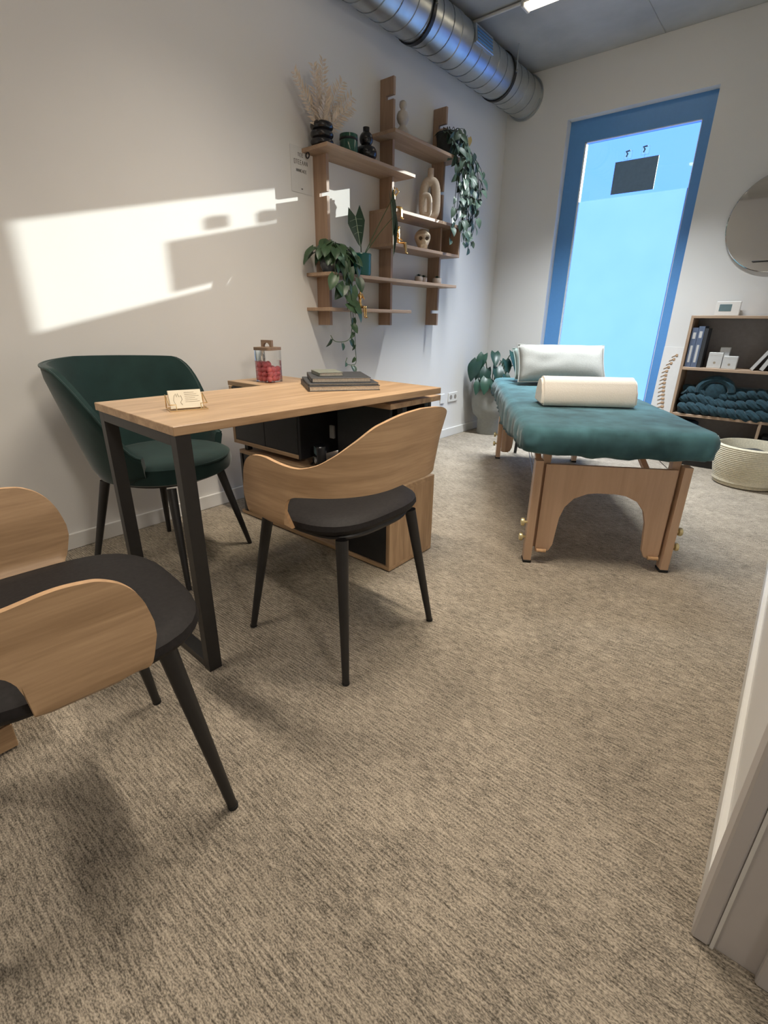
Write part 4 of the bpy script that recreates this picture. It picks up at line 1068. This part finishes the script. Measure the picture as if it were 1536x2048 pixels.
# bolster: rounded half cylinder
bp2 = [(-0.088, 0.006), (-0.082, 0.0), (0.082, 0.0), (0.088, 0.006), (0.088, 0.030), (0.080, 0.070)] + [(0.066 * math.cos(a), 0.070 + 0.062 * math.sin(a) ** 0.9) for a in [PI * (i + 1) / 12 for i in range(11)]] + [(-0.080, 0.070), (-0.088, 0.030)]
bm = prism(bp2, 'yz', -0.225, 0.225)
bmesh.ops.bevel(bm, geom=[e for e in bm.edges if abs(e.verts[0].co.x - e.verts[1].co.x) < 1e-5], offset=0.012, segments=3, affect='EDGES')
bo = tag(obj('bolster', bm, M['foam'], smooth=60), 'cream terry half-round bolster lying across the teal massage table', 'bolster')
bo.matrix_world = Mt @ Matrix.Translation((0.275, 0.545, 0.621)) @ Matrix.Rotation(math.radians(2.5), 4, 'Z')

def pillow(w_, h, th):
    bm = bmesh.new(); nu, nv = 28, 16; A, B = [], []
    for i in range(nu + 1):
        ra, rb = [], []
        for j in range(nv + 1):
            u, v = -1 + 2 * i / nu, -1 + 2 * j / nv
            k = (max(0, 1 - abs(u) ** 2.6) * max(0, 1 - abs(v) ** 2.6)) ** 0.5
            px = u * w_ / 2 * (1 - 0.05 * (1 - abs(u)) * 0 - 0.045 * (1 - v * v) * 1.0 * abs(u)); pz = v * h / 2 * (1 - 0.06 * (1 - u * u) * abs(v))
            q = noise.noise(Vector((u * 2.2, v * 2.2, 1))) * 0.008
            ra.append((px, -th / 2 * k + q * k, pz)); rb.append((px, th / 2 * k + q * k, pz))
        A.append(ra); B.append(rb)
    va = [[bm.verts.new(p) for p in r] for r in A]; vb = [[bm.verts.new(p) for p in r] for r in B]
    for i in range(nu):
        for j in range(nv):
            bm.faces.new((va[i][j], va[i + 1][j], va[i + 1][j + 1], va[i][j + 1])); bm.faces.new((vb[i][j + 1], vb[i + 1][j + 1], vb[i + 1][j], vb[i][j]))
    edge = [A[i][0] for i in range(nu)] + [A[nu][j] for j in range(nv)] + [A[i][nv] for i in range(nu, 0, -1)] + [A[0][j] for j in range(nv, 0, -1)]
    bmesh.ops.remove_doubles(bm, verts=bm.verts[:], dist=0.0004)
    return bm, edge
bm, edge = pillow(0.56, 0.27, 0.15)
pw = tag(obj('pillow', bm, M['linen'], smooth=180), 'light grey linen pillow propped on the teal massage table', 'pillow')
obj('piping', tb(edge, 0.004, 6, closed=True), M['linen'], pw)
pw.matrix_world = Mt @ Matrix.Translation((0.31, 1.40, 0.747)) @ Matrix.Rotation(math.radians(4), 4, 'Z') @ Matrix.Rotation(math.radians(-34), 4, 'X')
bm, edge = pillow(0.54, 0.24, 0.13)
pw = tag(obj('pillow', bm, M['linend'], smooth=180), 'grey-green pillow tucked behind the light linen pillow', 'pillow')
obj('piping', tb(edge, 0.004, 6, closed=True), M['linend'], pw)
pw.matrix_world = Mt @ Matrix.Translation((0.29, 1.57, 0.732)) @ Matrix.Rotation(math.radians(8), 4, 'Z') @ Matrix.Rotation(math.radians(-38), 4, 'X')

# ------------------------------------------------------------------ floor plant in the corner
t = thing('floor_plant', 'large-leaved potted plant in tall stone-grey footed pot in the corner', 'plant', (0.205, 4.205, 0))
pot_obj(t, [(0.098, 0.0), (0.102, 0.006), (0.102, 0.135), (0.112, 0.150), (0.150, 0.185), (0.168, 0.250), (0.174, 0.36), (0.168, 0.445), (0.160, 0.455), (0.150, 0.445), (0.150, 0.38)], 'stonepot', 0.15, 0.42, 40)
rnd = random.Random(8)
lv = [(-0.10, -0.14, 0.66, 0.19), (-0.06, -0.10, 0.72, 0.15), (0.00, -0.12, 0.60, 0.17), (0.05, -0.07, 0.74, 0.15), (0.11, -0.10, 0.62, 0.16), (0.16, -0.03, 0.68, 0.13), (0.22, -0.02, 0.75, 0.15), (0.24, 0.02, 0.64, 0.13), (-0.12, -0.02, 0.60, 0.16), (0.03, -0.15, 0.52, 0.15), (-0.04, -0.16, 0.50, 0.14), (0.12, -0.14, 0.50, 0.13), (0.20, -0.08, 0.56, 0.12), (0.05, 0.08, 0.66, 0.14), (-0.10, 0.08, 0.58, 0.13)]
for (x_, y_, z_, s_) in lv:
    p = Vector((x_ * 0.85, y_, z_))
    b0 = Vector((x_ * 0.25, y_ * 0.25, 0.42))
    obj('petiole', tb(catmull([b0, b0.lerp(p, 0.6) + Vector((0, 0, 0.05)), p], 5), 0.0045, 5), M['stem'], t)
    h = Vector((x_ + 0.05, y_ - 0.06, 0)); h = h.normalized() if h.length > 1e-4 else Vector((1, 0, 0))
    leaf(t, 'D', p, (h.x * 0.7, h.y * 0.7, rnd.uniform(-1.1, -0.45)), (h.x * 0.6 + 0.3, h.y * 0.6 - 0.3, 0.8), s_ * 0.92, rnd.uniform(0.9, 1.1))

# wall plates
for (y_, w_, kind, lab) in ((3.690, 0.066, 'blank', 'white blank wall plate low on the left wall, nearer the desk'), (3.862, 0.150, 'socket', 'white double power socket low on the left wall')):
    t = thing('power_socket' if kind == 'socket' else 'wall_plate', lab, 'socket' if kind == 'socket' else 'wall plate', (0.001, y_, 0.315))
    obj('plate', bx(0, 0.009, -w_ / 2, w_ / 2, 0, 0.082, 0.003), M['plastic'], t)
    for yy in ((-0.036, 0.036) if kind == 'socket' else ()):
        w2 = obj('well', lat([(0.021, 0.0092), (0.019, 0.0096)], 20, Matrix.Translation((0, yy, 0.041)) @ Matrix.Rotation(PI / 2, 4, 'Y')), M['hole'], t)

# ------------------------------------------------------------------ bookcase on the back wall
BX0, BX1, BY0, BY1 = 1.705, 2.47, 4.20, YB - 0.016
bc = thing('bookcase', 'low oak bookcase against the back wall under the round mirror', 'bookcase', ((BX0 + BX1) / 2, (BY0 + BY1) / 2, 0))
def B(name, x0, x1, y0, y1, z0, z1, mat, par=None):
    cx, cy = (BX0 + BX1) / 2, (BY0 + BY1) / 2
    return obj(name, bx(x0 - cx, x1 - cx, y0 - cy, y1 - cy, z0, z1, 0.0015), M[mat], par or bc, smooth=0)
B('side_panel', BX0, BX0 + 0.018, BY0, BY1, 0.06, 1.055, 'bookz'); B('side_panel', BX1 - 0.018, BX1, BY0, BY1, 0.06, 1.055, 'bookz')
B('top_board', BX0 + 0.018, BX1 - 0.018, BY0, BY1, 1.037, 1.055, 'bookx')
for z_ in (0.690, 0.362, 0.062): B('shelf_board', BX0 + 0.018, BX1 - 0.018, BY0, BY1 - 0.006, z_, z_ + 0.020, 'bookx')
B('back_panel', BX0 + 0.018, BX1 - 0.018, BY1 - 0.006, BY1, 0.082, 1.037, 'bookback'); B('plinth', BX0 + 0.01, BX1 - 0.01, BY0 + 0.02, BY1, 0.0, 0.06, 'panelblk')
B('divider', 2.255, 2.273, BY0, BY1 - 0.008, 0.082, 0.362, 'bookz')
def sbook(lab, x, z, w_, d_, h, cov, tilt=0.0, group='books standing in the bookcase'):
    t = thing('book', lab, 'book', (x, BY0 + 0.02, z + w_ * math.sin(tilt)), 0, group)
    R_ = Matrix.Rotation(tilt, 4, 'Y')
    obj('pages', bx(0.002, w_ - 0.002, 0.004, d_ - 0.003, 0.003, h - 0.003, 0, R_), M['pages'], t, smooth=0)
    bm = bmesh.new(); box(bm, 0, w_, 0, 0.003, 0, h, R_); box(bm, 0, 0.002, 0.003, d_, 0, h, R_); box(bm, w_ - 0.002, w_, 0.003, d_, 0, h, R_)
    obj('cover', bm, M[cov], t, smooth=0)
    if cov == 'blue':
        bm = bmesh.new(); box(bm, w_ * 0.3, w_ * 0.7, -0.0008, 0.0, h * 0.12, h * 0.55, R_); box(bm, w_ * 0.25, w_ * 0.75, -0.0008, 0.0, h * 0.72, h * 0.88, R_)
        obj('spine_lettering', bm, M['whitebox'], t, smooth=0)
    return t
sz = 0.7105
sbook('tall blue book with pale spine lettering, against the bookcase left side', 1.728, sz, 0.036, 0.17, 0.265, 'blue')
sbook('tall blue book with pale spine lettering, second from the left side', 1.766, sz, 0.036, 0.17, 0.275, 'blue')
sbook('narrow dark book third from the bookcase left side', 1.804, sz, 0.022, 0.16, 0.262, 'notegrey')
sbook('pale book leaning left on the upper bookcase shelf, leftmost leaning', 2.118, sz, 0.020, 0.16, 0.25, 'whitebox', 0.52)
sbook('pale book leaning behind the leftmost leaning one', 2.170, sz, 0.024, 0.16, 0.24, 'whitebox', 0.42)
sbook('dark book leaning at the right of the upper bookcase shelf', 2.222, sz, 0.024, 0.16, 0.25, 'notegrey', 0.36)
for (x_, w_, h, y_, lab) in ((1.862, 0.085, 0.105, 4.235, 'white carton left of the three boxes on the upper bookcase shelf'), (1.915, 0.060, 0.140, 4.290, 'tall white carton in the middle of the three bookcase boxes'), (1.952, 0.085, 0.085, 4.225, 'low white carton right of the three bookcase boxes')):
    t = thing('carton', lab, 'box', (x_, y_, sz), 0, 'small white cartons on the bookcase')
    obj('body', bx(0, w_, 0, 0.045, 0, h, 0.002), M['whitebox'], t, smooth=0); obj('lid_seam', bx(-0.0005, w_ + 0.0005, -0.0006, 0.0456, h * 0.82, h * 0.83), M['pages'], t, smooth=0)
    obj('emblem', lat([(0.008, 0), (0.008, 0.0006)], 14, Matrix.Translation((w_ * 0.5, 0.0, h * 0.35)) @ Matrix.Rotation(PI / 2, 4, 'X')), M['inkb'], t)
# chunky knit blanket: fat braided loops
kb = thing('knit_blanket', 'dark teal chunky knit blanket heaped on the middle bookcase shelf', 'blanket', (2.05, 4.30, 0.3825))
rnd = random.Random(4)
for row in range(3):
    for sd in (-1, 1):
        pts = []
        for i in range(80):
            s = i / 79; x_ = -0.29 + 0.58 * s; a = s * 30 + sd * PI / 2 + row
            pts.append((x_, -0.072 + 0.018 * math.cos(a * 1.0) + 0.02 * row, 0.034 + row * 0.060 + 0.018 * math.sin(a) + 0.012 * math.sin(s * 7 + row)))
        obj('yarn_strand', tb(pts, [0.027 + 0.004 * math.sin(i * 0.9 + row) for i in range(80)], 8), M['knit'], kb)
lp = [(-0.10 + 0.10 * math.cos(a) , -0.055, 0.17 + 0.085 * math.sin(a)) for a in [PI * 1.05 * i / 16 for i in range(17)]]
obj('yarn_loop', tb(lp, 0.026, 8), M['knit'], kb); obj('yarn_core', cushion(0.16, 0.09, 0.12, 0.225, 24, 2.2), M['knit'], kb).location = (-0.10, -0.03, 0)
obj('blanket_bulk', cushion(0.58, 0.13, 0.004, 0.20, 40, 3), M['knit'], kb).location = (0, 0.02, 0)
bm = cushion(0.15, 0.14, 0.0, 0.24, 28, 2.6)
for v in bm.verts: v.co.x += 0.012 * noise.noise(v.co * 18); v.co.y += 0.012 * noise.noise(v.co * 15 + Vector((3, 0, 0)))
o = tag(obj('cloth_bag', bm, M['bag'], smooth=180), 'dark navy bundle at the bottom left of the bookcase', 'bag'); o.location = (1.815, 4.30, 0.0825)
t = thing('black_case', 'black case lying at the bottom of the bookcase', 'case', (2.08, 4.31, 0.0825))
obj('body', bx(-0.15, 0.15, -0.085, 0.085, 0, 0.10, 0.012, seg=2), M['bag'], t); obj('zip', bx(-0.151, 0.151, -0.0862, 0.0862, 0.048, 0.053), M['frame'], t, smooth=0)
t = thing('speaker_box', 'small dark speaker in the bottom right of the bookcase', 'speaker', (2.35, 4.30, 0.0825))
obj('body', bx(-0.06, 0.06, -0.07, 0.07, 0, 0.20, 0.006), M['device'], t)
for zz, rr_ in ((0.07, 0.042), (0.15, 0.024)):
    obj('cone', lat([(rr_, 0), (rr_, 0.004), (rr_ * 0.8, 0.004), (rr_ * 0.3, 0.0015)], 24, Matrix.Translation((0, -0.0702, zz)) @ Matrix.Rotation(PI / 2, 4, 'X')), M['frame'], t)
t = thing('display_panel', 'small white display with grey screen standing on the bookcase', 'display', (1.885, 4.40, 1.0555))
obj('case', bx(-0.074, 0.074, 0, 0.020, 0, 0.096, 0.004), M['plastic'], t); obj('screen', bx(-0.052, 0.022, -0.0012, 0.0005, 0.030, 0.076, 0.0005), M['lcd'], t); obj('foot', bx(-0.03, 0.03, 0.005, 0.038, 0, 0.006), M['plastic'], t)
tag(obj('charcoal_vase', lat([(0.03, 0), (0.045, 0.006), (0.062, 0.05), (0.062, 0.085), (0.04, 0.13), (0.022, 0.15), (0.024, 0.165), (0.018, 0.165), (0.016, 0.14)], 28), M['darkvase'], smooth=60), 'round charcoal vase on the bookcase at the right picture edge', 'vase').location = (2.225, 4.32, 1.0555)

# round mirror
mr = thing('round_mirror', 'large round frameless mirror on the back wall above the bookcase', 'mirror', (2.055, YB - 0.002, 1.632))
RX = Matrix.Rotation(PI / 2, 4, 'X')
obj('glass', lat([(0.300, 0.010), (0.302, 0.016), (0.298, 0.018)], 72, RX), M['mirror'], mr, smooth=20); obj('backing', lat([(0.285, 0.0), (0.285, 0.010)], 48, RX), M['black'], mr)
bm = tb([(-0.10, -0.045, -0.235), (0.14, -0.045, -0.235)], 0.0035, 6); tube(bm, [(0.02 + 0.03 * math.cos(a), -0.045, -0.235 + 0.05 * math.sin(a)) for a in [PI * i / 10 for i in range(11)]], 0.002, 5); tube(bm, [(-0.10, -0.02, -0.235), (-0.10, -0.045, -0.235)], 0.003, 5); tube(bm, [(0.14, -0.02, -0.235), (0.14, -0.045, -0.235)], 0.003, 5)
obj('wire_rail', bm, M['black'], mr)

# spine chart leaning between window and bookcase
sp_ = thing('spine_chart', 'white board with a brown spine drawing leaning beside the bookcase', 'chart', (1.610, 4.33, 0.0))
Ms = Matrix.Rotation(math.radians(-6), 4, 'X')
obj('board', bx(-0.075, 0.075, 0, 0.008, 0.0, 0.84, 0.001, Ms), M['paper'], sp_, smooth=0)
for k in range(24):
    s = k / 23; z_ = 0.10 + 0.68 * s; x_ = 0.010 + 0.018 * math.sin(s * 6.0) - 0.012 + (0.03 * max(0, s - 0.85) / 0.15)
    w_ = 0.030 - 0.014 * s
    v_ = obj('vertebra', bx(x_ - w_ / 2, x_ + w_ / 2, -0.004, 0.0, z_ - 0.009, z_ + 0.009, 0.003, Ms), M['vert'], sp_)
    obj('process', tb([Ms @ Vector((x_ - w_ / 2, -0.002, z_)), Ms @ Vector((x_ - w_ / 2 - 0.024, -0.002, z_ - 0.014))], 0.0022, 5), M['vert'], v_)
# basket
bk_ = thing('rope_basket', 'round cream cotton-rope basket on the carpet by the bookcase', 'basket', (2.275, 3.965, 0))
prof = [(0.165, 0.0)]
for k in range(22):
    z_ = 0.006 + k * 0.0118; r_ = 0.178 + 0.030 * math.sin(PI * min(1, k / 26) * 0.75)
    for a in range(5): prof.append((r_ + 0.0045 * math.sin(PI * a / 4), z_ + 0.0118 * a / 5))
prof += [(0.196, 0.268), (0.192, 0.262), (0.190, 0.03), (0.02, 0.012)]
obj('body', lat(prof, 48), M['rope'], bk_, smooth=80)
for sd in (0.85, 0.85 + PI):
    c_, s_ = -math.cos(sd), math.sin(sd)
    hp = [Vector((-0.203 * (1 if sd < 2 else -1), 0.045 * math.cos(a), 0.225 + 0.065 * math.sin(a))) for a in [PI * i / 10 for i in range(11)]]
    obj('handle', tb([p + Vector((-0.012 * (1 if sd < 2 else -1) * math.sin(PI * i / 10), 0, 0)) for i, p in enumerate(hp)], 0.009, 8), M['rope'], bk_)
bm = cushion(0.32, 0.32, 0.016, 0.215, 32, 2.1)
for v in bm.verts: v.co.z += 0.02 * noise.noise(v.co * 12) * (1 if v.co.z > 0.1 else 0)
o = tag(obj('folded_blanket', bm, M['darkvase'], smooth=180), 'dark folded cloth inside the cream rope basket', 'cloth'); o.location = (2.275, 3.965, 0)
